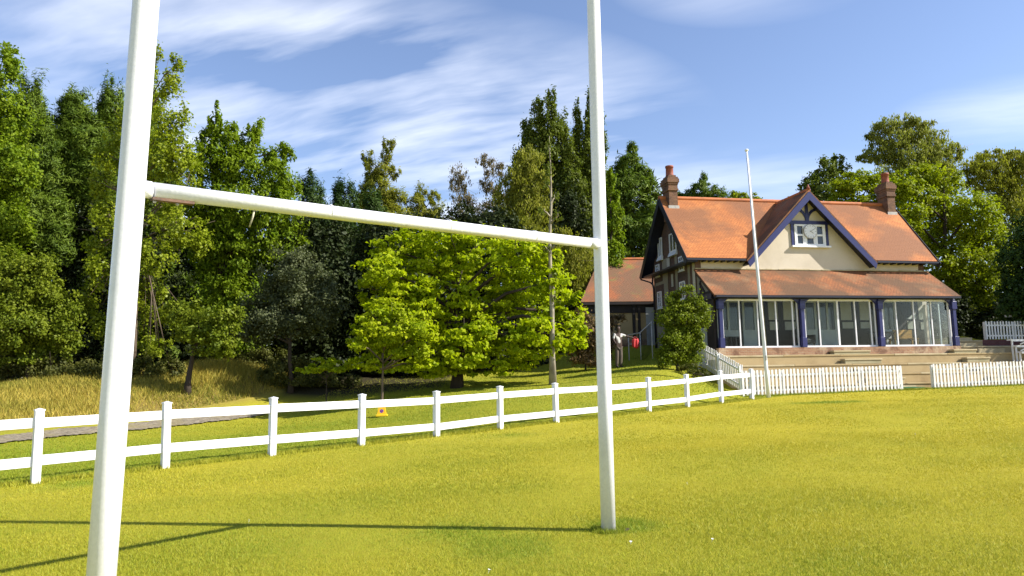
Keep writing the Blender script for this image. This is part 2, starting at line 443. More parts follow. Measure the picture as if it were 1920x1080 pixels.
mt, nt, out = newmat('grass_blade')
c, pos = grass_color(nt, 't')
a = nt.nodes.new('ShaderNodeAttribute'); a.attribute_name = 'v'
c = mixrgb(nt, ramp(nt, a.outputs['Fac'], 0, 1, 0, 0.75), c, STRAW)
p = principled(nt, None, c, 0.55, 0.25)
t = nt.nodes.new('ShaderNodeBsdfTranslucent'); nt.links.new(c, t.inputs[0])
mx = nt.nodes.new('ShaderNodeMixShader'); mx.inputs[0].default_value = 0.3
nt.links.new(p.outputs[0], mx.inputs[1]); nt.links.new(t.outputs[0], mx.inputs[2]); nt.links.new(mx.outputs[0], out.inputs[0]); M['blade'] = mt

mt, nt, out = newmat('hay_blade')
a = nt.nodes.new('ShaderNodeAttribute'); a.attribute_name = 'v'
c = mixrgb(nt, a.outputs['Fac'], (0.13, 0.16, 0.014), (0.60, 0.45, 0.085))
p = principled(nt, None, c, 0.6, 0.2)
t = nt.nodes.new('ShaderNodeBsdfTranslucent'); nt.links.new(c, t.inputs[0])
mx = nt.nodes.new('ShaderNodeMixShader'); mx.inputs[0].default_value = 0.3
nt.links.new(p.outputs[0], mx.inputs[1]); nt.links.new(t.outputs[0], mx.inputs[2]); nt.links.new(mx.outputs[0], out.inputs[0]); M['hay'] = mt

mt, nt, out = newmat('gravel')
pos = objvec(nt); g1 = noise(nt, pos, 7, 8, .8); g2 = noise(nt, pos, 1.1, 4)
c = mixrgb(nt, ramp(nt, g1, .38, .62), (0.10, 0.085, 0.06), (0.32, 0.27, 0.2)); c = mixrgb(nt, ramp(nt, g2, .45, .7, 0, .6), c, (0.24, 0.2, 0.08))
principled(nt, out, c, 0.95, 0.15, g1, 0.03); M['gravel'] = mt

TRACK = [(-420, 862, 14.5), (-200, 845, 17.5), (0, 827, 21), (150, 813, 23.5), (300, 799, 26), (420, 786, 28.2), (470, 780, 29.2), (500, 776, 30)]
TRP = np.array([at(*q)[:2] for q in TRACK])


def track_dist(x, y):
    best = np.full_like(x, 1e9)
    for i in range(len(TRP) - 1):
        a_, b_ = TRP[i], TRP[i + 1]; d = b_ - a_; t = np.clip(((x - a_[0]) * d[0] + (y - a_[1]) * d[1]) / (d @ d), 0, 1)
        best = np.minimum(best, np.hypot(x - a_[0] - d[0] * t, y - a_[1] - d[1] * t))
    return best


def track_side(x, y):
    """positive beyond the track (towards the wood)"""
    a_, b_ = TRP[2], TRP[6]; d = (b_ - a_) / np.linalg.norm(b_ - a_)
    return -(x - a_[0]) * d[1] + (y - a_[1]) * d[0]


xs = np.r_[-900, -500, -250, -130, -85, np.arange(-62, -22, 2.0), np.arange(-22, 30, 0.4), np.arange(30, 68, 2.0), 85, 130, 250, 500, 900]
ys = np.r_[-300, -120, -50, -22, np.arange(-12, 3, 3.0), np.arange(3, 48, 0.4), np.arange(48, 72, 2.0), 90, 140, 260, 500, 1200]
X, Y = np.meshgrid(xs, ys); xf, yf = X.ravel(), Y.ravel(); zf = ground(xf, yf)
zf = zf + np.where((np.abs(xf) < 60) & (yf < 60), 0.02 * (vnoise(xf, yf, 1.5, 21) - .5), 0)
nx, ny = len(xs), len(ys)
idx = np.arange(nx * ny).reshape(ny, nx)
faces = np.stack([idx[:-1, :-1], idx[:-1, 1:], idx[1:, 1:], idx[1:, :-1]], -1).reshape(-1, 4)
me = bpy.data.meshes.new('ground'); me.from_pydata(np.c_[xf, yf, zf].tolist(), [], faces.tolist()); me.update()
me.polygons.foreach_set('use_smooth', [True] * len(me.polygons))
ts_ = track_side(xf, yf)
sfence = (xf - FC[0]) * FN[0] + (yf - FC[1]) * FN[1]
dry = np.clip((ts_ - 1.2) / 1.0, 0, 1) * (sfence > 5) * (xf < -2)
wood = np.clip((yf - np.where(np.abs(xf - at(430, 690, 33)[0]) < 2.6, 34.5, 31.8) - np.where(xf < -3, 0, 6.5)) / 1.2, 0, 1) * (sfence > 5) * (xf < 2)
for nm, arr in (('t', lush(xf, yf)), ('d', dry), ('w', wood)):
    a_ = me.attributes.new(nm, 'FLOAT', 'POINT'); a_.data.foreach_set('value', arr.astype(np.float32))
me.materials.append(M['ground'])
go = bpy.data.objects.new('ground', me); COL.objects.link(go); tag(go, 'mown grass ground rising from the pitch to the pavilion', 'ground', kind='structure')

# gravel track, draped on the ground
tb = MB(); pts = []
for i in range(len(TRP) - 1):
    for k in range(40): pts.append(TRP[i] + (TRP[i + 1] - TRP[i]) * k / 40)
pts.append(TRP[-1]); pts = np.array(pts)
for i in range(30): pts[1:-1] = (pts[:-2] + pts[1:-1] * 2 + pts[2:]) / 4
tv = []
for i, q in enumerate(pts):
    d = pts[min(i + 1, len(pts) - 1)] - pts[max(i - 1, 0)]; d = d / np.linalg.norm(d); n_ = np.array([-d[1], d[0]])
    for k in range(7):
        w_ = (k - 3) / 3 * min(1, (len(pts) - i) / 36) * (.58 + .05 * math.sin(i * .23) + .04 * math.sin(i * .71 + k) + .04 * math.sin(i * 1.9 + 2 * k)); q2 = q + n_ * w_; tv.append((q2[0], q2[1], gz(*q2) + 0.02 + 0.03 * (1 - (w_ / 1.2) ** 2)))
tf = [(i * 7 + k, i * 7 + k + 1, i * 7 + k + 8, i * 7 + k + 7) for i in range(len(pts) - 1) for k in range(6)]
tb.v = tv; tb.f = [f[::-1] for f in tf]; tb.sm = [True] * len(tf)
tag(tb.build('gravel_track', M['gravel']), 'stony gravel track behind the white rail fence', 'track', kind='structure')


# ------------------------------------------------------------------ grass blades (uncountable)
def blades(x, y, h, w, lean, straw, seed):
    r = np.random.default_rng(seed); n = len(x)
    z = ground(x, y) - 0.004
    a = r.uniform(0, 2 * PI, n); b = r.uniform(0, 2 * PI, n)
    dx, dy = np.cos(a) * w, np.sin(a) * w
    ln = r.uniform(0.1, 1.0, n) * lean * h
    P = np.zeros((n, 3, 3))
    P[:, 0] = np.c_[x - dx, y - dy, z]; P[:, 1] = np.c_[x + dx, y + dy, z]
    P[:, 2] = np.c_[x + np.cos(b) * ln, y + np.sin(b) * ln, z + h]
    v = np.clip(r.beta(1.2, 3.0, n) * straw, 0, 1)
    return P, v


def scatter(y0, y1, dens, seed, wide=0.92, power=1):
    r = np.random.default_rng(seed)
    n = int(dens * wide * (y1 * y1 - y0 * y0))
    y = np.sqrt(r.uniform(y0 * y0, y1 * y1, n)); x = r.uniform(-wide, wide, n) * y
    return x, y, r


def lawn_ok(x, y):
    s = (x - FC[0]) * FN[0] + (y - FC[1]) * FN[1]; s2 = (x - HO[0]) * HY[0] + (y - HO[1]) * HY[1] + 4.75
    return (np.where(x > FEND[0], s2 < 0, True)) & (track_dist(x, y) > .52) & ~((s > 4) & (track_side(x, y) > 0) & (x < -3))


PB, VB, TB_ = [], [], []
for (y0, y1, dens, h, w, ln, sd) in ((4.6, 7.5, 6500, .026, .0024, 1.0, 1), (7.5, 10.5, 4200, .027, .0030, 1.0, 2), (10.5, 16, 1900, .028, .0046, 1.0, 3), (16, 26, 600, .030, .008, 1.0, 4), (26, 40, 160, .034, .015, 1.0, 5)):
    x, y, r = scatter(y0, y1, dens, sd)
    k = lawn_ok(x, y); x, y = x[k], y[k]
    l_ = lush(x, y)
    hh = h * r.uniform(.5, 1.25, len(x)) * (0.85 + 0.45 * np.clip(l_, 0, 1.3))
    P_, v_ = blades(x, y, hh, w * r.uniform(.6, 1.3, len(x)), ln, 0.95 * (1.15 - .7 * np.clip(l_, 0, 1.2)), sd + 50)
    PB.append(P_); VB.append(v_); TB_.append(np.clip(l_ + r.normal(0, .18, len(x)), 0, 1.5))
# taller unmown grass along the fence foot
r = np.random.default_rng(77); n = 26000
t_ = r.uniform(-13.5, 12.3, n); o_ = np.abs(r.normal(0.0, .14, n)) * np.where(r.random(n) < .3, -.6, 1.0)
q = FC[None] + FD[None] * t_[:, None] + FN[None] * (o_[:, None] + .02)
P_, v_ = blades(q[:, 0], q[:, 1], r.uniform(.03, .10, n), np.full(n, .004) + .00022 * q[:, 1], .9, .9, 78)
PB.append(P_); VB.append(v_); TB_.append(np.full(n, .55))
n = 9000
xh = r.uniform(-.4, 18, n); yh = -4.83 - np.abs(r.normal(0, .07, n)); q = HO[None] + HX[None] * xh[:, None] + HY[None] * yh[:, None]
P_, v_ = blades(q[:, 0], q[:, 1], r.uniform(.03, .12, n), np.full(n, .01), .9, .5, 79)
PB.append(P_); VB.append(v_); TB_.append(np.full(n, .8))
for bx, by, rad, nb, hmax in ((at(1141, 1000, 7.7)[0], at(1141, 1000, 7.7)[1], .14, 900, .07),):
    a = r.uniform(0, 2 * PI, nb); rr = rad * np.sqrt(r.uniform(.3, 1.6, nb)); x = bx + np.cos(a) * rr; y = by + np.sin(a) * rr
    P_, v_ = blades(x, y, r.uniform(.02, hmax, nb), np.full(nb, .003), .8, .5, 80)
    PB.append(P_); VB.append(v_); TB_.append(np.full(nb, .9))
lg = soup('lawn_grass', np.concatenate(PB), M['blade'], None, np.concatenate(VB), np.concatenate(TB_))
tag(lg, 'short yellow green mown grass blades on the pitch', 'grass', kind='stuff')

# tall dry grass on the bank beyond the track
r = np.random.default_rng(5); n = 230000
x = r.uniform(-30, 3, n); y = r.uniform(20, 37, n)
ts_ = track_side(x, y); s = (x - FC[0]) * FN[0] + (y - FC[1]) * FN[1]
k = (ts_ > 1.9) & (s > 6) & (x < -3.2) & (y < np.where(np.abs(x - at(430, 690, 33)[0]) < 2.6, 35.5, 32.3)) & (r.random(n) < np.clip(.35 + (vnoise(x, y, .9, 31)), 0, 1)) & (np.abs(x) < y * .8)
x, y, ts_ = x[k], y[k], ts_[k]
mound = np.exp(-(((x - at(430, 690, 33)[0]) / 2.2) ** 2 + ((y - 33) / 2.5) ** 2))
hh = .8 * (0.12 + 0.16 * np.clip((ts_ - 1.9) / 2.0, 0, 1) + .25 * mound) * r.uniform(.5, 1.3, len(x))
P_, v_ = blades(x, y, hh, .014 * r.uniform(.6, 1.5, len(x)), 1.1, 1.0, 6)
v_ = np.clip(r.beta(1.6, 1.6, len(x)) * .8 + .5 * (vnoise(x, y, .7, 41) - .4), 0, 1)
tg = soup('tall_dry_grass', P_, M['hay'], None, v_)
tag(tg, 'tall golden dry grass on the bank below the wood', 'grass', kind='stuff')


# ------------------------------------------------------------------ trees
def leaves_for(clumps, size, dens, style, r, sparse=0.0):
    """clumps: list of (centre vec3, rx, ry, rz). returns (n,4,3) quads, values"""
    PP, VV = [], []
    for (c, rx, ry, rz) in clumps:
        area = PI * rx * rz
        size_ = size
        n = max(40, int(area * dens * 4.6 / (.72 * size * size)))
        nsub = max(8, int(area * 13))
        u = r.normal(size=(nsub, 3)); u /= np.linalg.norm(u, axis=1)[:, None]
        rad = r.uniform(0.15, 1.0, nsub) ** .5 * (1 + .10 * r.normal(size=nsub))
        sc = u * rad[:, None]
        srad = r.uniform(.12, .32, nsub) * np.clip(1.0 / math.sqrt(max(rx, .2)), .55, 1.25)
        sval = r.uniform(0, 1, nsub)
        w = r.integers(0, nsub, n)
        g = r.normal(size=(n, 3)) * srad[w][:, None] * .62
        if style == 'maple': g[:, 2] *= .62
        rel = sc[w] + g
        P = c[None] + rel * np.array([rx, ry, rz])[None]
        outw = rel / (np.linalg.norm(rel, axis=1)[:, None] + 1e-6)
        rnd = r.normal(size=(n, 3))
        if style == 'maple':
            nr = outw * .6 + np.array([0.1, -.1, .65]) + rnd * .55
        elif style in ('conifer',):
            nr = outw * .8 + np.array([0, 0, .25]) + rnd * .5
        elif style == 'hang':
            nr = outw * .7 + rnd * .6; nr[:, 2] *= .3
        else:
            nr = outw * .7 + np.array([0, 0, .45]) + rnd * .65
        nr /= np.linalg.norm(nr, axis=1)[:, None]
        if style == 'conifer':
            tdir = outw * np.array([1, 1, .4]) + np.array([0, 0, .55]) + r.normal(size=(n, 3)) * .45
        elif style == 'hang':
            tdir = np.array([0, 0, -1.0]) + r.normal(size=(n, 3)) * .35
        elif style == 'spire':
            tdir = np.array([0, 0, 1.0]) + outw * .3 + r.normal(size=(n, 3)) * .4
        else:
            tdir = r.normal(size=(n, 3)) + outw * .3 - np.array([0, 0, .3])
        tdir -= nr * (tdir * nr).sum(1)[:, None]; tdir /= np.linalg.norm(tdir, axis=1)[:, None] + 1e-9
        b = np.cross(nr, tdir)
        sz = size * r.uniform(.6, 1.35, n)
        asp = {'conifer': (1.5, .27), 'hang': (.95, .36), 'spire': (.9, .45)}.get(style, (.72, .50))
        Lh = (sz * asp[0])[:, None]; Wh = (sz * asp[1])[:, None]
        fold = nr * (sz * .16)[:, None]
        Q = np.stack([P - tdir * Lh, P + b * Wh + fold - tdir * Lh * .12, P + tdir * Lh - nr * (sz * .15)[:, None], P - b * Wh + fold - tdir * Lh * .12], 1)
        PP.append(Q); VV.append(np.clip(.55 * sval[w] + .45 * r.random(n) , 0, 1))
    return np.concatenate(PP), np.concatenate(VV)


def tree(name, label, cat, leaf, style, Y, base, top, clumps, size, dens, trunk_r=.15, bark='bark', depth=1.0, group=None, dy=0.4, gaps=0, limb=True, trunk_to=None, twigs=0, seed=None):
    """clumps in photograph px (cx, cy, rx, ry) at distance Y; base: px x of the foot; top: px (x,y) of the leading shoot"""
    r = np.random.default_rng(seed if seed is not None else abs(hash_(label)) % 99991)
    s = Y / FPX
    bp = at(base[0], base[1] if len(base) > 1 else 740, Y)
    bz = gz(bp[0], bp[1]); B = Vector((bp[0], bp[1], bz))
    root = empty(name, B, label=label, cat=cat, group=group)
    cl = []
    for q in clumps:
        cx, cy, rx, ry = q[:4]; off = q[4] if len(q) > 4 else r.uniform(-dy, dy)
        c = at(cx, cy, Y + off)
        ryd = min(rx, 1.6 * ry if ry < rx else rx) * s * depth
        cl.append((c - np.array(B), rx * s * 1.12, max(ryd, .3), ry * s * 1.1))
    P, v = leaves_for(cl, size * .53, dens, style, r)
    if gaps:
        keep = r.random(len(P)) > gaps; P, v = P[keep], v[keep]
    fl = P[:, :, 2].min(1) > .02
    P, v = P[fl], v[fl]
    soup('crown', P, L[leaf], root, v)
    T = Vector(at(top[0], top[1], Y)) - B
    tb = MB()
    K = 7; pts_ = []; rd = []
    for k in range(K + 1):
        f = k / K
        pts_.append(Vector((T.x * f ** 1.3, T.y * f, T.z * f)) + Vector((r.normal() * .05, r.normal() * .05, 0)) * (trunk_r * 6 * (0 < k < K)))
        rd.append(trunk_r * ((1 - f) ** .8 * .9 + .06) * (1.45 if k == 0 else 1.0))
    pts_[0].z -= .15
    tb.tube(pts_, rd, 9)
    if limb:
        for (c, rx, ry, rz) in cl:
            c = Vector(c)
            f = min(.9, max(.42, (c.z - rz * .9 - Vector(c).xy.length * .35) / max(.1, T.z)))
            k = f * K; i = int(k); st = pts_[i].lerp(pts_[min(i + 1, K)], k - i)
            mid = st.lerp(c, .55) + Vector((0, 0, .1 * (c - st).length)); r0 = trunk_r * (1 - f) ** .8 * .55 + .02
            tb.tube([st, mid, c, c + Vector((r.normal() * .2 * rx, r.normal() * .2 * ry, rz * .6))], [r0, r0 * .7, r0 * .4, r0 * .15], 6)
            for q_ in range(twigs):
                e = c + Vector((r.normal() * rx * .6, r.normal() * ry * .6, r.normal() * rz * .6)); e.z = max(e.z, .2)
                tb.tube([mid, mid.lerp(e, .5) + Vector((0, 0, .08 * rz)), e], [r0 * .35, r0 * .25, .008], 5)
    tb.build('trunk', M[bark], root)
    return root


def hash_(s):
    h = 0
    for ch in s: h = (h * 131 + ord(ch)) % 1000003
    return h


def cone(cx, yt, yb, rmax, n, pw=.8, jitter=.25, rr=None, rmin=8):
    rr = rr or random
    o = []
    for i in range(n):
        f = (i + .3) / n; w = max(rmin, rmax * f ** pw); y = yt + (yb - yt) * f
        h = (yb - yt) / n * 1.05
        o.append((cx + rr.uniform(-jitter, jitter) * w, y, w * .95, h))
        if w > 28:
            o.append((cx - w * .55 + rr.uniform(-5, 5), y + h * .3, w * .5, h * .8)); o.append((cx + w * .55 + rr.uniform(-5, 5), y + h * .3, w * .5, h * .8))
    return o


W_LEFT = 'trees of the wood on the left'
# --- left wood, back row
tree('cypress_tree', 'dark green cypress tree far left, its top just right of the pale broadleaf tip', 'tree', 'cypress', 'conifer', 39, (70,), (70, 150), cone(62, 182, 480, 74, 6, .35, rmin=24), .17, 1.35, .25, 'barkdark', .8, W_LEFT)
tree('cypress_tree', 'dark green feathery cypress in the middle of the gap left of the near goal post', 'tree', 'cypress', 'conifer', 40, (135,), (135, 160), cone(140, 192, 365, 72, 5, .35, rmin=24), .17, 1.35, .25, 'barkdark', .8, W_LEFT)
tree('cypress_tree', 'dark cypress whose top shows right beside the near goal post', 'tree', 'cypress', 'conifer', 40.5, (205,), (205, 165), cone(207, 196, 720, 80, 9, .35, rmin=24), .17, 1.35, .25, 'barkdark', .8, W_LEFT)
tree('cypress_tree', 'cypress behind the pale poplar, directly behind the near goal post', 'tree', 'cypress', 'conifer', 41, (275,), (275, 210), cone(275, 204, 720, 85, 8, .35, rmin=24), .17, 1.3, .25, 'barkdark', .8, W_LEFT)
tree('broadleaf_tree', 'bright yellow green broadleaf tree cut off by the left frame edge', 'tree', 'midgreen', 'broad', 36, (-30,), (-5, 120),
     [(2, 125, 30, 38), (22, 105, 14, 18), (-20, 190, 55, 60), (12, 230, 42, 50), (-10, 310, 60, 60), (30, 330, 40, 40), (-10, 410, 55, 60), (28, 420, 35, 40), (-20, 520, 70, 60)], .21, 1.2, .2, 'barkdark', .8, W_LEFT)
tree('hazel_tree', 'low bushy green tree at far left above the dry grass', 'tree', 'hazel', 'broad', 31.5, (55,), (50, 520),
     [(40, 540, 70, 60), (85, 585, 50, 55), (20, 610, 70, 50), (95, 640, 45, 35), (120, 622, 22, 22), (-30, 560, 60, 80), (30, 665, 65, 25), (10, 500, 40, 35), (65, 500, 25, 25)], .16, 1.25, .12, 'barkdark', .7, W_LEFT, twigs=1)
tree('poplar_tree', 'pale leaved young poplar with visible twigs behind the near goal post', 'tree', 'poplar', 'broad', 33, (248,), (285, 130),
     [(290, 118, 14, 36), (330, 120, 13, 24), (322, 158, 20, 36), (285, 190, 26, 40), (318, 230, 32, 40), (335, 290, 32, 45), (290, 300, 40, 45), (350, 345, 26, 34), (305, 385, 42, 40), (205, 290, 26, 42), (190, 345, 24, 42), (205, 405, 30, 42),
      (178, 455, 20, 36), (192, 510, 26, 36), (165, 560, 20, 30), (190, 610, 26, 34), (225, 660, 20, 24), (330, 430, 46, 34), (370, 455, 26, 26), (290, 480, 36, 34), (280, 560, 30, 36), (310, 590, 26, 26), (270, 640, 30, 28), (300, 655, 18, 18), (240, 240, 20, 40), (235, 480, 30, 60)],
     .18, .70, .085, 'bark', .8, W_LEFT, dy=.9, twigs=5)
tree('cypress_tree', 'mid green cypress with several upright tips right of the near goal post', 'tree', 'midgreen', 'spire', 36, (410,), (405, 215),
     [(404, 225, 12, 34), (392, 262, 22, 30), (430, 258, 18, 30), (478, 245, 14, 26), (462, 275, 24, 30), (395, 310, 42, 40), (450, 320, 45, 45), (536, 282, 15, 22), (510, 300, 20, 28), (522, 335, 32, 34), (545, 360, 16, 22), (390, 380, 45, 50), (450, 390, 60, 55), (515, 395, 45, 45),
      (400, 460, 50, 55), (470, 470, 65, 50), (535, 450, 35, 40), (410, 540, 50, 50), (450, 560, 50, 50), (420, 620, 45, 45), (460, 640, 40, 30)], .19, 1.15, .2, 'barkdark', .9, W_LEFT)
tree('bare_stem_tree', 'slim tree with a bare brown foot standing at the top of the golden grass', 'tree', 'hazel', 'broad', 30.5, (351,), (372, 600), [(372, 615, 46, 34), (405, 640, 40, 26), (340, 590, 28, 30), (420, 605, 34, 30)], .17, 1.1, .14, 'barkdark', .8, W_LEFT, limb=False)
tree('willow_bush', 'grey green willow bush between the cypress and the yellow maple', 'bush', 'grey', 'broad', 33, (545, 720), (550, 520),
     [(550, 545, 62, 52), (505, 590, 48, 42), (600, 575, 36, 46), (560, 500, 42, 36), (565, 605, 55, 30), (480, 625, 38, 24), (610, 545, 22, 30)], .14, 1.35, .12, 'barkdark', .8, W_LEFT)
for lab, cx, yt, rm, yy in (('dark blue green cypress left of the three behind the willow bush', 585, 338, 62, 42), ('dark cypress in the middle of the three behind the willow bush', 640, 345, 60, 43), ('dark cypress right of the three, behind the small yellow maple', 700, 372, 60, 43.5), ):
    tree('dark_cypress_tree', lab, 'tree', 'darkcypress', 'conifer', yy, (cx,), (cx, yt + 20), cone(cx, yt + 22, 730, rm, 8, .35, rmin=24), .17, 1.5, .2, 'barkdark', .8, W_LEFT)
tree('larch_tree', 'sparse double topped conifer rising behind the crossbar left of its middle', 'tree', 'birch', 'conifer', 45, (712,), (725, 268),
     [(724, 285, 10, 24), (735, 272, 6, 14), (690, 300, 9, 26), (715, 322, 18, 20), (694, 335, 14, 20), (740, 325, 9, 16), (712, 360, 30, 24), (738, 375, 24, 22), (690, 385, 30, 24), (720, 410, 45, 30), (680, 370, 12, 20)], .17, .95, .12, 'barkdark', .8, W_LEFT, dy=.3, twigs=3)
tree('larch_tree', 'short sparse conifer tip right of the double topped one behind the crossbar', 'tree', 'birch', 'conifer', 45.5, (795,), (795, 350),
     [(792, 362, 12, 20), (815, 372, 10, 18), (780, 385, 22, 18), (805, 398, 28, 18), (775, 410, 30, 20)], .17, .9, .1, 'barkdark', .8, W_LEFT, dy=.3, twigs=2)
tree('thin_birch_tree', 'wispy thin birch nearest the middle of the crossbar', 'tree', 'birchbrown', 'hang', 46, (862,), (862, 318),
     [(860, 328, 14, 18), (852, 350, 12, 18), (872, 345, 10, 22), (862, 380, 20, 22), (880, 390, 10, 22), (868, 408, 30, 16), (890, 408, 30, 20)], .14, .42, .06, 'barkpale', .8, W_LEFT, dy=.3, twigs=4)
tree('thin_birch_tree', 'wispy thin birch just left of the olive birch and poplars', 'tree', 'birchbrown', 'hang', 46, (925,), (908, 302),
     [(905, 305, 13, 13), (922, 316, 14, 14), (940, 325, 12, 20), (918, 350, 16, 18), (935, 365, 16, 24), (914, 395, 20, 20), (940, 405, 22, 26)], .14, .5, .07, 'barkpale', .8, W_LEFT, dy=.3, twigs=4)
tree('olive_birch_tree', 'olive yellow birch in front of the tall poplars above the crossbar', 'tree', 'birch', 'hang', 43, (985,), (990, 290),
     [(992, 300, 26, 26), (972, 335, 28, 34), (1005, 340, 28, 36), (955, 385, 32, 40), (995, 395, 40, 44), (1000, 450, 45, 40), (960, 445, 30, 40), (1040, 470, 40, 40), (1075, 500, 40, 50), (1070, 560, 35, 50)], .17, 1.0, .14, 'barkpale', .8, W_LEFT, twigs=2)


def spires(cs):
    o = []
    for cx, yt, w, yb in cs:
        n = max(3, int((yb - yt) / 32))
        for i in range(n):
            f = (i + .5) / n; o.append((cx + 3 * math.sin(i * 2.3), yt + (yb - yt) * f, w * 1.35 * min(1, .4 + f * 2.2), (yb - yt) / n * .95))
    return o


tree('lombardy_poplar', 'tall broad poplar clump left of the far goal post, highest tree in the middle', 'tree', 'lombardy', 'spire', 50, (1035,), (1033, 200),
     spires([(1010, 196, 16, 420), (1034, 184, 15, 430), (988, 232, 16, 430), (1056, 222, 15, 430), (972, 300, 14, 440), (1072, 290, 16, 470), (1045, 330, 30, 520), (1015, 340, 30, 520), (1085, 380, 18, 520)]), .22, 1.0, .2, 'barkdark', .8, W_LEFT, dy=.8)
tree('lombardy_poplar', 'slimmer tall poplar partly hidden behind the far goal post', 'tree', 'lombardy', 'spire', 51, (1095,), (1098, 210),
     spires([(1082, 205, 11, 460), (1106, 192, 13, 470), (1125, 235, 12, 470), (1092, 300, 16, 520)]), .22, 1.0, .2, 'barkdark', .8, W_LEFT, dy=.5)
tree('broad_conifer', 'big dark green conifer between the far goal post and the pavilion chimney', 'tree', 'cypress', 'conifer', 48, (1185,), (1186, 285),
     [(1186, 288, 10, 20), (1180, 310, 24, 22), (1205, 330, 24, 22), (1160, 330, 22, 22), (1185, 345, 40, 28), (1218, 365, 22, 26), (1150, 370, 26, 30), (1190, 390, 48, 34), (1225, 410, 22, 30), (1160, 430, 40, 36), (1205, 440, 40, 36), (1180, 485, 55, 40), (1230, 470, 22, 40), (1200, 540, 60, 50)], .27, 1.25, .25, 'barkdark', .8)
tree('slim_poplar', 'slim light green poplar touching the right side of the far goal post', 'tree', 'midgreen', 'spire', 44, (1150,), (1146, 330),
     [(1146, 345, 10, 24), (1150, 380, 13, 26), (1153, 415, 15, 26), (1155, 450, 14, 26), (1150, 485, 18, 30), (1145, 530, 18, 36)], .18, 1.2, .12, 'barkdark', .8)
# --- yellow maples in front
tree('maple_tree', 'large bright yellow green maple under the crossbar', 'tree', 'maple', 'maple', 32, (856,), (860, 470),
     [(845, 445, 46, 28), (790, 455, 46, 30), (905, 455, 44, 28), (735, 470, 34, 28), (965, 470, 44, 30), (1015, 485, 34, 28), (720, 510, 40, 30), (790, 505, 55, 34), (870, 500, 60, 36), (950, 515, 55, 36), (1025, 530, 45, 34), (750, 550, 50, 30),
      (835, 560, 60, 36), (920, 570, 60, 36), (1000, 575, 50, 34), (1060, 585, 34, 30), (1082, 612, 22, 26), (690, 540, 22, 22), (870, 620, 55, 34), (950, 630, 55, 34), (1020, 625, 46, 30), (1065, 640, 28, 20), (820, 640, 40, 34), (905, 670, 48, 26), (970, 672, 36, 20), (850, 690, 36, 16), (740, 600, 40, 40), (800, 690, 46, 18, -1.2), (925, 688, 46, 15, -1.0), (870, 660, 50, 26, -1.5), (1010, 660, 34, 20, -.6)],
     .24, 1.15, .24, 'barkdark', .8, dy=1.3)
tree('small_maple', 'small round yellow green maple in front of the large one', 'tree', 'small_maple', 'maple', 28.4, (715,), (722, 600),
     [(735, 582, 52, 24), (700, 592, 32, 22), (775, 600, 34, 24), (690, 620, 34, 24), (735, 622, 48, 28), (790, 628, 28, 24), (715, 655, 44, 22), (765, 655, 40, 22), (795, 662, 16, 12), (672, 645, 18, 18), (735, 684, 44, 15), (785, 684, 26, 11), (690, 678, 30, 14)],
     .19, 1.25, .055, 'bark', .8, dy=.5)
tree('maple_sapling', 'low leafy maple sapling with wide flat crown left of the small maple', 'tree', 'small_maple', 'maple', 29.5, (612, 745), (612, 690),
     [(600, 688, 26, 12), (630, 690, 22, 12), (580, 694, 18, 8), (655, 684, 14, 8), (610, 678, 18, 8)], .17, 1.3, .03, 'barkdark', .8, dy=.2)
# slender tree in front of the maple
tree('slender_tree', 'slender nearly bare tree with thin grey trunk rising above the crossbar', 'tree', 'lombardy', 'broad', 31, (1037,), (1030, 255),
     [(1030, 285, 7, 22), (1032, 320, 10, 14), (1024, 345, 9, 10), (1040, 370, 10, 10), (1020, 395, 9, 8), (1046, 405, 10, 8), (1050, 455, 9, 7), (1024, 465, 9, 7), (1037, 520, 8, 10), (1042, 560, 8, 10)], .13, .5, .13, 'barkpale', .8, dy=.2)
# --- understory behind; near-black leaves stand in for shade inside the wood
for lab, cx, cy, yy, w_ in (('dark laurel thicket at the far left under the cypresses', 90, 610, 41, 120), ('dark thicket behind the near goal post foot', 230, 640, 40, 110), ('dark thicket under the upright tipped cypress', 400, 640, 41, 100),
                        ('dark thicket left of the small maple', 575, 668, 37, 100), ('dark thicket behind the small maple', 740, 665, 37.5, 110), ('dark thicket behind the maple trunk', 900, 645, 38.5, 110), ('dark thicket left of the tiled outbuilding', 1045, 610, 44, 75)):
    tree('laurel_thicket', lab, 'bush', 'dark', 'broad', yy, (cx, 700), (cx, cy - 40), [(cx - w_ * .5, cy, w_ * .6, 75), (cx + w_ * .5, cy, w_ * .6, 75), (cx, cy - 70, w_ * .8, 65), (cx, cy + 40, w_ * .9, 45), (cx - w_ * .4, cy + 78, w_ * .7, 30), (cx + w_ * .4, cy + 78, w_ * .7, 30), (cx - w_ * .3, cy - 200, w_ * .5, 60), (cx + w_ * .3, cy - 200, w_ * .5, 60), (cx - w_ * .4, cy - 130, w_ * .6, 60), (cx + w_ * .4, cy - 130, w_ * .6, 60)], .27, 1.1, .1, 'barkdark', .7, 'dark thickets under the wood')
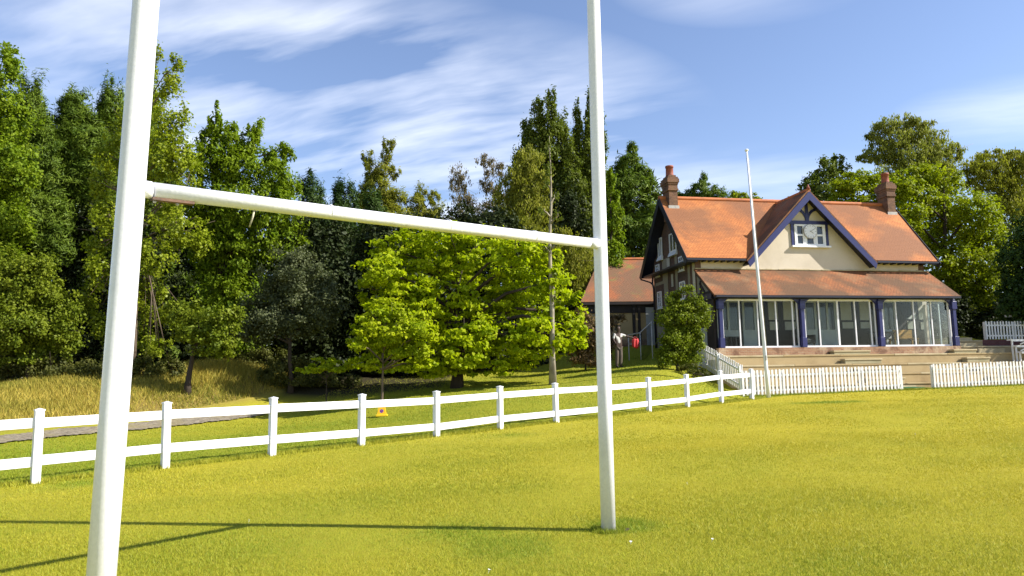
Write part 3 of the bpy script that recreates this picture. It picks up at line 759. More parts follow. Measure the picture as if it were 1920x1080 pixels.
# --- right of and behind the house
tree('far_conifer', 'dark conifer tip showing above the pavilion ridge near its left chimney', 'tree', 'cypress', 'conifer', 56, (1320,), (1319, 335), [(1319, 338, 8, 16), (1312, 356, 22, 16), (1338, 362, 20, 14), (1296, 372, 20, 14), (1330, 385, 60, 20), (1275, 372, 10, 12)], .17, 1.3, .2, 'barkdark', .8)
tree('far_bush', 'light green tree top just above the ridge left of the flagpole', 'tree', 'ash', 'broad', 54, (1392,), (1390, 372), [(1385, 368, 18, 12), (1410, 374, 18, 10), (1360, 382, 20, 12), (1395, 392, 50, 16)], .22, 1.2, .15, 'barkdark', .8)
tree('dark_broadleaf', 'dark rounded tree peeking above the cross gable', 'tree', 'lombardy', 'broad', 52, (1548,), (1550, 300), [(1552, 312, 16, 18), (1570, 305, 14, 14), (1545, 330, 26, 18), (1520, 345, 18, 14), (1575, 330, 20, 18), (1550, 358, 45, 20), (1507, 352, 10, 10), (1540, 390, 60, 30)], .22, 1.1, .2, 'barkdark', .8)
tree('bright_ash', 'bright green tree just behind the pavilion right of the cross gable', 'tree', 'ash', 'broad', 47, (1615,), (1610, 330), [(1610, 338, 32, 18), (1640, 345, 30, 20), (1585, 352, 30, 16), (1615, 368, 55, 20), (1600, 400, 60, 30)], .22, 1.2, .2, 'barkdark', .8)
tree('weeping_birch', 'tall grey green weeping birch, highest tree right of the pavilion', 'tree', 'willow', 'hang', 52, (1700,), (1695, 225),
     [(1690, 236, 26, 18), (1660, 240, 24, 16), (1720, 238, 26, 18), (1640, 262, 18, 18), (1682, 262, 40, 24), (1740, 262, 30, 24), (1770, 282, 24, 18), (1795, 285, 14, 18), (1660, 290, 34, 22), (1710, 295, 44, 26), (1755, 300, 30, 24), (1630, 300, 20, 10), (1700, 330, 60, 26), (1760, 330, 40, 26)], .20, 1.0, .2, 'barkpale', .8, twigs=2)
tree('ash_tree', 'large bright green ash filling the space right of the pavilion roof', 'tree', 'ash', 'broad', 45, (1790,), (1770, 330),
     [(1730, 335, 40, 30), (1690, 352, 36, 26), (1775, 345, 34, 28), (1720, 375, 46, 30), (1780, 385, 48, 34), (1830, 400, 40, 36), (1700, 410, 34, 30), (1745, 425, 46, 34), (1800, 440, 50, 36), (1855, 450, 36, 40), (1730, 465, 36, 34), (1775, 490, 46, 36), (1835, 500, 50, 38), (1880, 500, 30, 40),
      (1760, 535, 34, 30), (1810, 545, 46, 32), (1860, 550, 36, 34), (1780, 570, 24, 20), (1820, 585, 36, 22)], .22, 1.1, .24, 'barkdark', .8, dy=1.3)
tree('olive_tree', 'olive coloured drooping tree at the right frame edge', 'tree', 'birch', 'hang', 50, (1880,), (1880, 285),
     [(1860, 296, 30, 18), (1895, 300, 28, 18), (1835, 312, 26, 20), (1925, 310, 30, 26), (1870, 330, 40, 28), (1910, 345, 36, 32), (1840, 345, 26, 24), (1885, 385, 42, 34), (1925, 400, 30, 50), (1905, 440, 34, 40)], .20, 1.0, .2, 'barkdark', .8)
tree('dark_yew', 'very dark evergreen at the right frame edge beside the upper picket fence', 'tree', 'darkcypress', 'broad', 38, (2080, 640), (2080, 420), [(1908, 505, 26, 50, 2), (1898, 565, 28, 40, 2), (1960, 470, 60, 70, 1), (1980, 560, 70, 60, 1), (1940, 600, 50, 30, 1.5), (2080, 430, 90, 110, 0), (2080, 560, 90, 80, 0), (2200, 470, 90, 110, -2), (2200, 580, 90, 70, -2), (2290, 520, 70, 90, -3)], .24, 1.4, .25, 'barkdark', 1.5)  # unseen off-frame clumps added to the crown to shade the right terraces
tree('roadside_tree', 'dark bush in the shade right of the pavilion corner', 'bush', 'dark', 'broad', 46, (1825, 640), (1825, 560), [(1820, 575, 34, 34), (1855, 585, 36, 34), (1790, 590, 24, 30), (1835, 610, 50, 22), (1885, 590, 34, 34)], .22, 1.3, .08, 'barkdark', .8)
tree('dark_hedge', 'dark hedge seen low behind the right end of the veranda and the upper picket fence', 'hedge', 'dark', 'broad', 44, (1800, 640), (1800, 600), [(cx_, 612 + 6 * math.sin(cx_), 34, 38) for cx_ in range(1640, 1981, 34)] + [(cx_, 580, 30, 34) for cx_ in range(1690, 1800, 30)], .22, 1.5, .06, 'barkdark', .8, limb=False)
# --- shrubs near the pavilion
tree('laurel_shrub', 'tall green shrub against the left corner of the pavilion', 'shrub', 'hazel', 'broad', 31.6, (1272,), (1280, 580),
     [(1282, 566, 30, 20), (1305, 578, 22, 18), (1262, 580, 24, 20), (1285, 598, 38, 22), (1312, 600, 16, 22), (1255, 610, 24, 26), (1282, 628, 36, 26), (1300, 650, 22, 26), (1260, 648, 28, 28), (1285, 672, 28, 18), (1255, 672, 24, 16)], .13, 1.3, .06, 'barkdark', .8, dy=.3)
tree('brown_shrub', 'straggly brown grey shrub left of the far goal post below the outbuilding', 'shrub', 'brownbush', 'spire', 34.5, (1098, 690), (1098, 600), [(1094, 600, 16, 26), (1110, 620, 20, 28), (1085, 640, 22, 28), (1105, 655, 24, 26), (1095, 675, 26, 14)], .13, .85, .04, 'barkdark', .8, dy=.3, twigs=3)
tree('brown_shrub', 'straggly brown shrub between the far goal post and the standing person', 'shrub', 'brownbush', 'spire', 37, (1146, 670), (1148, 600), [(1150, 602, 14, 12), (1142, 625, 14, 18), (1150, 648, 14, 16), (1166, 596, 9, 6)], .13, .85, .04, 'barkdark', .8, dy=.2, twigs=3)
tree('ivy_shrub', 'low green ivy shrub at the foot of the stair pickets', 'shrub', 'bramble', 'broad', 31, (1300, 705), (1300, 690), [(1292, 692, 20, 8), (1315, 700, 16, 8), (1335, 712, 14, 8)], .10, 1.1, .02, 'barkdark', .8, dy=.2)
# bramble clumps at the edge of the wood
for lab, cx, cy, yy, w_, h_ in (('bramble clump at the far left edge of the golden grass', 15, 700, 31.8, 46, 30), ('bramble clump second from the left edge of the golden grass', 95, 702, 31.6, 46, 30), ('bramble clump just left of the near goal post', 170, 708, 31.2, 36, 28),
                           ('bramble clump just right of the near goal post', 268, 706, 31.4, 40, 30), ('bramble clump left of the slim bare footed tree', 322, 704, 31.8, 32, 30), ('leafy green clump behind the golden mound', 424, 664, 35.8, 44, 20), ('shaded bramble clump right of the golden mound', 540, 708, 33.5, 50, 34), ('shaded bramble clump under the willow bush', 500, 684, 35.5, 46, 26),
                           ('shaded bramble clump nearest the small maple', 625, 722, 34, 46, 24)):
    tree('bramble_clump', lab, 'bush', 'bramble', 'broad', yy, (cx, 735), (cx, cy), [(cx - w_ * .5, cy, w_ * .55, h_), (cx + w_ * .5, cy, w_ * .55, h_ * .85), (cx, cy - h_ * .4, w_ * .6, h_ * .8)], .13, .95, .03, 'barkdark', .8, 'brambles at the edge of the wood', dy=.3, twigs=3)


# ------------------------------------------------------------------ goal posts
def lerp(a, b, t): return tuple(np.array(a) + (np.array(b) - np.array(a)) * t)


YL, YR = 4.5, 7.7
gb_r = at(1141, 1000, YR); gb_l = at(190, 1080, YL)
goal = empty('rugby_goal', (gb_r[0], gb_r[1], plane(gb_r[0], gb_r[1])), label='white H shaped rugby goal posts with crossbar standing on the pitch', cat='goal posts')
G0 = np.array(goal.location)
RL, RR_ = 50 / FPX * YL / 2 * .985, 26.5 / FPX * YR / 2 * 1.0


def line_at(p, q, z): p, q = np.array(p), np.array(q); return p + (q - p) * ((z - p[2]) / (q[2] - p[2]))


pl0, pl1 = at(190, 1080, YL), at(274, 0, YL)
pr0, pr1 = at(1141, 1000, YR), at(1112.5, 0, YR)
for (p, q, r_, lab) in ((pl0, pl1, RL, 'near post, thicker in view and reaching out of the top of the picture'), (pr0, pr1, RR_, 'far post, its foot visible on the grass')):
    zb = plane(p[0], p[1])
    pts_ = [line_at(p, q, z) - G0 for z in (zb - .15, zb + 1.5, 3.5, 6.0, 9.2)]
    po = MB().tube(pts_, [r_, r_, r_ * .985, r_ * .96, r_ * .92], 40).build('post', M['post_white'], goal, label=lab)
    cp = np.array(pts_[-1]); MB().tube([cp, cp + np.array([0, 0, .03])], [r_ * .96, r_ * .7], 24).build('post_cap', M['post_white'], po)
cl_ = at(247, 352, YL) - G0; cr_ = at(1125, 457, YR) - G0
cl_ = line_at(pl0, pl1, at(247, 352, YL)[2]) - G0; cr_ = line_at(pr0, pr1, at(1125, 458, YR)[2]) - G0
dirb = (cr_ - cl_) / np.linalg.norm(cr_ - cl_)
Lb = np.linalg.norm(cr_ - cl_); rb = 0.052
bar = MB().tube([cl_ + dirb * (RL + .05), cl_ + (cr_ - cl_) * .35 - np.array([0, 0, .006]), cl_ + (cr_ - cl_) * .7 - np.array([0, 0, .006]), cr_ - dirb * (RR_ + .05)], [rb, rb, rb, rb], 28).build('crossbar', M['bar_white'], goal)
for t0, t1, rr_ in ((.30, .304, rb + .003), (.55, .554, rb + .003), (.78, .784, rb + .003)):
    MB().tube([cl_ + (cr_ - cl_) * t0, cl_ + (cr_ - cl_) * t1], [rr_, rr_], 24).build('joint_ring', M['bar_white'], bar)
MB().tube([cl_ + dirb * (RL * .6), cl_ + dirb * (RL + .035)], [rb * 1.05, rb * 1.05], 24).build('stub_socket', M['post_white'], goal)
MB().tube([cr_ - dirb * (RR_ + .12), cr_ - dirb * (RR_ * .6)], [rb * 1.06, rb * 1.06], 24).build('stub_socket', M['post_white'], goal)
perp = np.array([-dirb[1], dirb[0], 0])
a0 = cl_ + dirb * (RL + .04) + np.array([0, 0, -rb - .004]); a1 = cl_ + dirb * (RL + .30) + np.array([0, 0, -rb - .004])
MB().bar(a0, a1, .05, .018).build('support_plate', M['rust'], goal)
s0 = cl_ + dirb * (RL + .72) + np.array([0, 0, -rb])
MB().tube([s0, s0 + np.array([-.01, 0, -.05]), s0 + np.array([-.035, .01, -.12])], [.007, .007, .006], 8).build('hanging_strap', M['strap'], goal)
for k in (.06, .2):
    q = cl_ + dirb * (RL + k) + np.array([0, 0, -rb - .012]); MB().tube([q, q + np.array([0, 0, -.016])], [.011, .011], 6).build('bolt', M['steel'], goal)

sb = MB(); rs = random.Random(9); sp_ = [(pr0[0] + .06 + math.cos(a) * (.13 + rs.uniform(-.02, .03)) * 1.25, pr0[1] + .02 + math.sin(a) * (.11 + rs.uniform(-.02, .02))) for a in np.linspace(0, 2 * PI, 19)[:-1]]
sb.poly([(x_, y_, plane(x_, y_) + .006) for x_, y_ in sp_])
tag(sb.build('bare_soil', M['soil']), 'small dark bare earth patch round the foot of the far goal post', 'soil', kind='structure')
# ------------------------------------------------------------------ white rail fence
fz = empty('rail_fence', (FC[0], FC[1], plane(*FC)), math.atan2(FD[1], FD[0]), label='long white two rail fence along the edge of the pitch', cat='fence')
FT = [-13.14, -11.09, -9.1, -7.08, -5.03, -2.97, -0.91, 1.19, 3.34, 5.49, 7.67, 9.84, 12.02]
FZ = [gz(*(FC + FD * t)) - plane(*FC) for t in FT]
FZ = [z + d for z, d in zip(FZ, (.05, .05, .045, .015, -.03, -.065, -.04, -.05, -.055, -.05, -.03, .03, .03))]
pk = random.Random(4)
for t, z in zip(FT, FZ):
    w = .063; h = 1.10
    lx, ly = pk.uniform(-.012, .012), pk.uniform(-.012, .012)
    b = MB(); b.box(t - w, t + w, -w, w, z - .25, z + h)
    b.v = [(x_ + lx * (z_ - z), y_ + ly * (z_ - z), z_) for x_, y_, z_ in b.v]
    po = b.build('post', M['white'], fz, .008)
    cpx, cpy = t + lx * h, ly * h
    c = MB(); c.box(cpx - w - .008, cpx + w + .008, cpy - w - .008, cpy + w + .008, z + h + .002, z + h + .022)
    i = len(c.v); c.v += [(cpx - w, cpy - w, z + h + .0225), (cpx + w, cpy - w, z + h + .0225), (cpx + w, cpy + w, z + h + .0225), (cpx - w, cpy + w, z + h + .0225), (cpx, cpy, z + h + .045)]
    for a_, b_ in ((0, 1), (1, 2), (2, 3), (3, 0)): c.f.append((i + a_, i + b_, i + 4)); c.sm.append(False)
    c.build('post_cap', M['white'], po)
    MB().tube([(t, -w - .002, z - .02), (t, -w - .002, z + .001)], [.13, .10], 10).build('soil_collar', M['ground'], po) if False else None
for i in range(len(FT) - 1):
    for zc in (.905, .30):
        j0, j1 = pk.uniform(-.012, .012), pk.uniform(-.012, .012)
        MB().bar((FT[i] + .055, 0, FZ[i] + zc + j0), (FT[i + 1] - .055, 0, FZ[i + 1] + zc + j1), .042, .160).build('rail', M['white'], fz, .006)

# ------------------------------------------------------------------ no waiting cone
cp = at(716, 781.5, 26.0); cz = gz(cp[0], cp[1])
cone_o = empty('no_waiting_cone', (cp[0], cp[1], cz), .1, label='small yellow no waiting cone on the grass behind the rail fence', cat='traffic cone')
b = MB(); b.box(-.20, .20, -.20, .20, 0, .07); b.build('base', M['yellow_base'], cone_o, .012)
b = MB(); q0 = [(-.15, -.15, .07), (.15, -.15, .07), (.15, .15, .07), (-.15, .15, .07)]; q1 = [(-.075, -.075, .50), (.075, -.075, .50), (.075, .075, .50), (-.075, .075, .50)]
for i in range(4): j = (i + 1) % 4; b.poly([q0[i], q0[j], q1[j], q1[i]])
b.poly(q1); b.build('body', M['yellow'], cone_o, .01)
tl = math.atan2(.075, .43)
for nm, rad, mt_, off in (('sign_ring', .085, 'signred', .004), ('sign_disc', .065, 'signblue', .007)):
    ctr = Vector((0, -.128 + .011, .185)); nrm = Vector((0, -math.cos(tl), math.sin(tl))); ux = Vector((1, 0, 0)); uy = nrm.cross(ux) * -1
    b = MB(); b.prism([ctr + nrm * 0 + ux * math.cos(a) * rad + uy * math.sin(a) * rad for a in np.linspace(0, 2 * PI, 25)[:-1]], nrm * (off + .006)); b.build(nm, M[mt_], cone_o)
ux = Vector((1, 0, 0)); b = MB(); dq = (ux + uy).normalized(); b.bar(ctr + nrm * .016 - dq * .06, ctr + nrm * .016 + dq * .06, .016, .004, nrm); b.build('sign_stroke', M['signred'], cone_o)

# ------------------------------------------------------------------ flagpole
f0 = at(1441, 738, 29.3); f1 = at(1400, 284, 29.3)
fp = empty('flagpole', (f0[0], f0[1], plane(f0[0], f0[1])), label='tall bare white flagpole in front of the pavilion', cat='flagpole')
D = np.array(f1) - np.array(fp.location)
MB().tube([D * 0 - np.array([0, 0, .2]), D * .12, D * .5, D], [.078, .073, .058, .036], 16).build('pole', M['white'], fp)
MB().tube([D + np.array([0, 0, .0]), D + np.array([0, 0, .03]), D + np.array([0, 0, .08]), D + np.array([0, 0, .11])], [.045, .075, .07, .02], 14).build('finial', M['white'], fp)
MB().tube([D * .155 + np.array([.07, -.08, 0]), D * .97 + np.array([.05, -.06, 0])], [.006, .006], 5).build('halyard', M['strap'], fp)
cpz = D * .155; MB().box(cpz[0] - .02, cpz[0] + .02, cpz[1] - .13, cpz[1] - .07, cpz[2] - .1, cpz[2] + .1).build('cleat', M['steel'], fp)

# ------------------------------------------------------------------ pavilion
HZ = 0.0
pv = empty('pavilion', (HO[0], HO[1], HZ), HA, label='two storey clubhouse with orange tiled roof, blue cross gable and glazed veranda', cat='pavilion')
W, DP, ZE, ZR, OL, OR, EO = 12.51, 5.15, 7.214, 10.83, .60, .54, .406
ZVT, ZVB, VD, ZF = 6.72, 5.25, 2.0, 2.87
SL = (ZR - ZE) / (DP / 2 + EO)
AX, AZ = 5.97, 10.62            # cross gable apex
FX0, FX1, FZ_ = 2.52, 9.42, 7.09


def rz(y): return ZE + (y + EO) * SL if y < DP / 2 else ZE + (DP + EO - y) * SL


# walls
b = MB(); gz_ = AZ - .13
b.prism([(0.0, 0, 2.8), (W, 0, 2.8), (W, 0, 7.18), (FX1 - .1, 0, 7.18), (AX, 0, gz_), (FX0 + .1, 0, 7.18), (0, 0, 7.18)], (0, .3, 0))
front = b.build('front_wall', M['render'], pv)
for xa, xb in ((-.005, .30), (W - .30, W + .005)):
    boxpart('brick_quoin', M['brick'], front, xa, xb, -.03, -.001, 5.25, 7.18)
b = MB(); b.prism([(0, .31, 2.0), (0, DP, 2.0), (0, DP, rz(DP) - .1), (0, DP / 2, ZR - .12), (0, .31, rz(.31) - .1)], (.3, 0, 0)); sidew = b.build('side_wall', M['brick'], pv)
b = MB(); b.prism([(W - .3, .31, 2.0), (W - .3, DP, 2.0), (W - .3, DP, rz(DP) - .1), (W - .3, DP / 2, ZR - .12), (W - .3, .31, rz(.31) - .1)], (.3, 0, 0)); b.build('side_wall', M['brick'], pv)
boxpart('back_wall', M['brick'], pv, .31, W - .31, DP - .3, DP, 2.0, 7.1)
# grey render panels between brick piers on the left wall, with brick surrounds to the windows
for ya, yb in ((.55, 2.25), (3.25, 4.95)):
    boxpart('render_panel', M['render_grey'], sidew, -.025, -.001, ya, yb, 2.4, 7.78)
for (yc, zc, hw_, hh, up) in ((3.95, 8.48, .26, .5, True), (2.25, 8.44, .42, .48, True), (4.42, 7.30, .25, .33, False), (1.35, 7.2, .28, .36, False), (4.3, 5.70, .26, .45, False), (1.35, 5.85, .30, .45, False)):
    wn = empty('side_window'); wn.parent = pv; wn.location = (0, 0, 0)
    if not up: boxpart('brick_surround', M['brick'], wn, -.045, -.026, yc - hw_ - .28, yc + hw_ + .28, zc - hh - .3, zc + hh + .35)
    x0 = -.046
    boxpart('pane', M['darkglass'], wn, x0 - .02, x0 - .004, yc - hw_ + .06, yc + hw_ - .06, zc - hh + .06, zc + hh - .06)
    fr = MB(); fw = .065
    fr.box(x0 - .06, x0, yc - hw_, yc + hw_, zc + hh - fw, zc + hh); fr.box(x0 - .06, x0, yc - hw_, yc + hw_, zc - hh, zc - hh + fw)
    fr.box(x0 - .06, x0, yc - hw_, yc - hw_ + fw, zc - hh + fw, zc + hh - fw); fr.box(x0 - .06, x0, yc + hw_ - fw, yc + hw_, zc - hh + fw, zc + hh - fw)
    if up: fr.box(x0 - .055, x0 - .004, yc - .03, yc + .03, zc - hh + fw, zc + hh - fw)
    else:
        fr.box(x0 - .05, x0 - .004, yc - .02, yc + .02, zc - hh + fw, zc + hh - fw)
        for dz in (-.33, .33): fr.box(x0 - .049, x0 - .005, yc - hw_ + fw, yc + hw_ - fw, zc + dz * hh - .018, zc + dz * hh + .018)
    fr.build('frame', M['white'], wn)
    if up: MB().prism([(x0 - .06, 0, zc - hh), (x0, 0, zc - hh), (x0, 0, zc - hh - .22), (x0 - .16, 0, zc - hh - .22)], (0, hw_ * 2 + .1, 0)).build('flared_sill', M['white'], wn).location = (0, yc - hw_ - .05, 0)
    else: boxpart('sill', M['white'], wn, x0 - .09, x0, yc - hw_ - .04, yc + hw_ + .04, zc - hh - .05, zc - hh - .003)
boxpart('vent_plate', M['panel'], pv, -.05, -.027, 2.85, 3.2, 7.3, 7.75)
boxpart('vent_plate', M['panel'], pv, -.05, -.027, 2.5, 2.72, 6.2, 6.85)
# main roof
TH_ = .09
b = MB()
yb_ = DP + EO; v_y = rz
xl, xr = -OL, W + OR
yv = -EO + (AZ - ZE) / SL
b.poly([(xl, -EO, ZE), (FX0 + .06, -EO, ZE), (AX - .05, yv, AZ), (AX - .05, DP / 2, ZR), (xl, DP / 2, ZR)])
b.poly([(FX1 - .06, -EO, ZE), (xr, -EO, ZE), (xr, DP / 2, ZR), (AX + .05, DP / 2, ZR), (AX + .05, yv, AZ)])
b.poly([(AX - .05, yv, AZ), (AX + .05, yv, AZ), (AX + .05, DP / 2, ZR), (AX - .05, DP / 2, ZR)])
b.poly([(xr, yb_, ZE), (xl, yb_, ZE), (xl, DP / 2, ZR), (xr, DP / 2, ZR)])
roof = b.build('main_roof', M['tile'], pv); sm = roof.modifiers.new('thick', 'SOLIDIFY'); sm.thickness = .09; sm.offset = -1
b = MB(); nr_ = 70; xs_ = [xl + (xr - xl) * i / nr_ for i in range(nr_ + 1)]
b.tube([(x_, DP / 2, ZR - .01) for x_ in xs_], [.110 + .004 * (i % 2) for i in range(nr_ + 1)], 12)
b.build('ridge_tiles', M['ridge'], roof)
for xx in (xl - .028, xr + .004):
    for ys_ in (1, -1):
        e = (-EO - .05) if ys_ == 1 else (DP + EO + .05)
        MB().bar((xx + .012, e, ZE - .22), (xx + .012, DP / 2 - ys_ * .002, ZR - .16), .024, .30).build('bargeboard', M['navy'], pv)
boxpart('gutter', M['navy'], pv, xl + .02, FX0 - .1, -EO - .09, -EO - .01, ZE - .13, ZE - .04); boxpart('gutter', M['navy'], pv, FX1 + .1, xr - .02, -EO - .09, -EO - .01, ZE - .13, ZE - .04)
b = MB()
for i in range(7):
    for xx in (.35 + i * .33, 9.75 + i * .42): b.box(xx, xx + .07, -EO + .03, -.01, ZE - .17, ZE - .09)
b.build('rafter_ends', M['navy'], pv)
boxpart('soffit', M['navy'], pv, xl + .05, -.03, -EO + .03, DP + EO - .03, ZE - .2, ZE - .12)
for xa, xb in ((xl + .03, -.003), (W + .003, xr - .03)):
    for y0, y1 in ((-EO, DP / 2), (DP + EO, DP / 2)):
        MB().prism([(xa, y0, rz(y0) - .15), (xa, y1, ZR - .15), (xa, y1, ZR - .19), (xa, y0, rz(y0) - .19)], (xb - xa, 0, 0)).build('verge_soffit', M['navy'], pv)
# cross gable roof
YG = -.52
b = MB()
b.poly([(AX, YG, AZ + .02), (FX0 - .05, YG, FZ_ - .02), (FX0 - .05, -EO, FZ_ - .02), (FX0 + .1, -EO + .02, ZE + .04), (AX, yv + .03, AZ + .02)][::-1])
b.poly([(AX, YG, AZ + .02), (FX1 + .05, YG, FZ_ - .02), (FX1 + .05, -EO, FZ_ - .02), (FX1 - .1, -EO + .02, ZE + .04), (AX, yv + .03, AZ + .02)])
gr = b.build('gable_roof', M['tile_old'], pv); sm = gr.modifiers.new('thick', 'SOLIDIFY'); sm.thickness = .09; sm.offset = 0  # darker tile also stands in for shade on the left slope
b = MB(); nr_ = 9
for i in range(nr_):
    y0, y1 = YG + (yv - YG) * i / nr_, YG + (yv - YG) * (i + 1) / nr_
    b.tube([(AX, y0, AZ + .03), (AX, y1 + .002, AZ + .03)], [.105, .103], 12)
b.build('ridge_tiles', M['ridge'], gr)
MB().tube([(AX, YG + .03, AZ + .08), (AX, YG + .03, AZ + .22), (AX, YG + .03, AZ + .32)], [.10, .05, .02], 10).build('finial', M['pot'], gr)
dl = Vector((AX - FX0, 0, AZ - FZ_)).normalized()
for sgn, fx in ((1, FX0), (-1, FX1)):
    a_ = Vector((AX, 0, AZ - .04)); f_ = Vector((fx - sgn * .04, 0, FZ_ - .06)); dn = Vector((0, 0, -.40))
    MB().prism([a_ + Vector((0, YG - .04, 0)), f_ + Vector((0, YG - .04, 0)), f_ + Vector((sgn * .10, YG - .04, -.26)), a_ + Vector((0, YG - .04, -.42))], (0, .05, 0)).build('bargeboard', M['blue'], pv)
    MB().prism([a_ + Vector((0, YG + .02, -.10)), f_ + Vector((0, YG + .02, -.10)), f_ + Vector((sgn * .05, YG + .02, -.16)), a_ + Vector((0, YG + .02, -.16))], (0, -YG - .03, 0)).build('gable_soffit', M['navy'], pv)
# gable timbers (stand 5 cm proud of the render)
def timber(name, p, q, w=.16, d=.06): return MB().bar((p[0], -d / 2 - .002, p[1]), (q[0], -d / 2 - .002, q[1]), d, w, up=(0, 0, 1) if abs(q[0] - p[0]) > abs(q[1] - p[1]) else (1, 0, 0)).build(name, M['blue'], pv)


timber('tie_beam', (AX - 1.0, 9.12), (AX + 1.36, 9.12), .17, .07)
MB().box(AX + .05, AX + .20, -.062, -.002, 9.21, 10.25).build('king_post', M['blue'], pv)
for sgn in (-1, 1):
    cx = AX + .125; pts_ = [(cx + sgn * (.09 + .62 * (1 - math.cos(t))), 9.21 + .56 * math.sin(t)) for t in np.linspace(0, PI / 2, 8)]
    b = MB()
    for i in range(7):
        b.prism([(pts_[i][0], -.052, pts_[i][1]), (pts_[i + 1][0], -.052, pts_[i + 1][1]), (pts_[i + 1][0] - sgn * .02, -.052, pts_[i + 1][1] + .14), (pts_[i][0] + sgn * -.12 if i == 0 else pts_[i][0] - sgn * .10, -.052, pts_[i][1] + (.02 if i == 0 else .10))], (0, .05, 0))
    b.build('curved_brace', M['blue'], pv)
for x0 in (5.17, 7.06): boxpart('window_post', M['blue'], pv, x0, x0 + .14, -.06, -.002, 7.93, 9.03)
# gable window
gw = empty('gable_window'); gw.parent = pv
wx0, wx1, wz0, wz1 = 5.34, 7.03, 7.95, 9.02
fr = MB(); t = .09
fr.box(wx0, wx1, -.08, -.002, wz1 - t, wz1); fr.box(wx0, wx1, -.08, -.002, wz0, wz0 + t)
c3 = [wx0, wx0 + .56, wx1 - .56, wx1]
for i, x_ in enumerate(c3): fr.box(x_ - (0 if i == 0 else .05 if i < 3 else t), x_ + (t if i == 0 else .05 if i < 3 else 0), -.078, -.003, wz0 + t, wz1 - t)
fr.box(wx0 + t, wx1 - t, -.074, -.004, 8.44, 8.53)
for i in range(3):
    xa, xb = c3[i] + (t if i == 0 else .05), c3[i + 1] - (t if i == 2 else .05)
    fr.box(xa, xa + .06, -.07, -.005, wz0 + t, wz1 - t); fr.box(xb - .06, xb, -.07, -.005, wz0 + t, wz1 - t)
fr.build('frame', M['white'], gw)
for i in range(3):
    xa, xb = c3[i] + .1, c3[i + 1] - .1
    boxpart('pane', M['darkglass'], gw, xa, xb, -.03, -.006, wz0 + t, 8.44)
    if i != 1: boxpart('pane', M['darkglass'], gw, xa, xb, -.031, -.006, 8.53, wz1 - t)
    else: boxpart('upper_panel', M['white'], gw, xa, xb, -.031, -.006, 8.53, wz1 - t)
boxpart('sill', M['white'], gw, wx0 - .2, wx1 + .22, -.16, -.003, wz0 - .09, wz0 - .003)
# pale round clock in the middle light
ck = empty('clock'); ck.parent = pv
cx, cz_ = 6.17, 8.66
def disc(rad, y0, y1, n=32, rin=0): return [(cx + math.cos(a) * rad, y0, cz_ + math.sin(a) * rad) for a in np.linspace(0, 2 * PI, n + 1)[:-1]]
MB().prism(disc(.37, -.14, 0), (0, .055, 0)).build('clock_rim', M['lead'], ck)
MB().prism(disc(.335, -.148, 0), (0, .05, 0)).build('clock_face', M['white'], ck)
b = MB()
for k in range(12):
    a = k * PI / 6; d = Vector((math.sin(a), 0, math.cos(a))); p = Vector((cx, -.151, cz_)); b.bar(p + d * .25, p + d * .31, .004, .03, up=d.cross(Vector((0, 1, 0))))
b.build('hour_marks', M['steel'], ck)
for a, l_, w_ in ((math.radians(125), .18, .035), (math.radians(60), .25, .025)):
    d = Vector((math.sin(a), 0, math.cos(a))); p = Vector((cx, -.158, cz_)); MB().bar(p - d * .04, p + d * l_, .004, w_, up=d.cross(Vector((0, 1, 0)))).build('clock_hand', M['steel'], ck)
# chimneys
for cx_, cy_, tall, lab in ((-.02, 2.45, 0, 'left chimney with mossy cap'), (12.62, 2.45, .08, 'right chimney')):
    ch = empty('chimney'); ch.parent = pv; ch['label'] = lab
    hw_, hd = .23, .40
    boxpart('stack', M['chimbrick'], ch, cx_ - hw_, cx_ + hw_, cy_ - hd, cy_ + hd, 9.6, 11.22 + tall)
    b = MB()
    for k, (e, z0, z1) in enumerate(((.05, 11.10, 11.20), (.02, 11.202, 11.42), (.05, 11.422, 11.52), (.09, 11.522, 11.72), (.05, 11.722, 11.82), (-.03, 11.822, 11.93))): b.box(cx_ - hw_ - e, cx_ + hw_ + e, cy_ - hd - e, cy_ + hd + e, z0 + tall, z1 + tall)
    b.build('corbelled_cap', M['chimbrick'], ch)
    for py_ in ((-.05,) if tall == 0 else (-.05,)):
        MB().tube([(cx_, cy_ + py_, 11.93 + tall), (cx_, cy_ + py_, 12.0 + tall), (cx_, cy_ + py_, 12.38 + tall), (cx_, cy_ + py_, 12.39 + tall), (cx_, cy_ + py_, 12.48 + tall)], [.22, .20, .185, .215, .21], 20).build('chimney_pot', M['pot'], ch)
    zf_ = rz(cy_ - hd)
    MB().box(cx_ - hw_ - .06, cx_ + hw_ + .06, cy_ - hd - .03, cy_ - hd - .003, zf_ - .1, zf_ + .12).build('flashing', M['lead'], ch)
# veranda
b = MB(); VX0, VX1 = -.05, W + .22
b.poly([(VX0, -VD, ZVB), (VX1, -VD, ZVB), (VX1, -.001, ZVT), (VX0, -.001, ZVT)])
vr = b.build('veranda_roof', M['tile_old'], pv); sm = vr.modifiers.new('thick', 'SOLIDIFY'); sm.thickness = .08; sm.offset = -1
r2 = random.Random(3); b = MB()
for i in range(38):
    x0 = VX0 + .05 + i * .335; b.box(x0, x0 + .336, -.05 - r2.uniform(0, .02), -.004, ZVT + .0, ZVT + .03 + r2.uniform(0, .035))
b.build('mortar_fillet', M['concrete2'], vr)
boxpart('gutter', M['navy'], pv, VX0 + .05, VX1 - .05, -VD - .08, -VD + .0, ZVB - .11, ZVB - .02)
boxpart('veranda_beam', M['navy'], pv, .12, W + .12, -1.72, -1.52, ZVB - .12, ZVB + .15)
PX = [.34, 4.42, 8.48, 12.52]
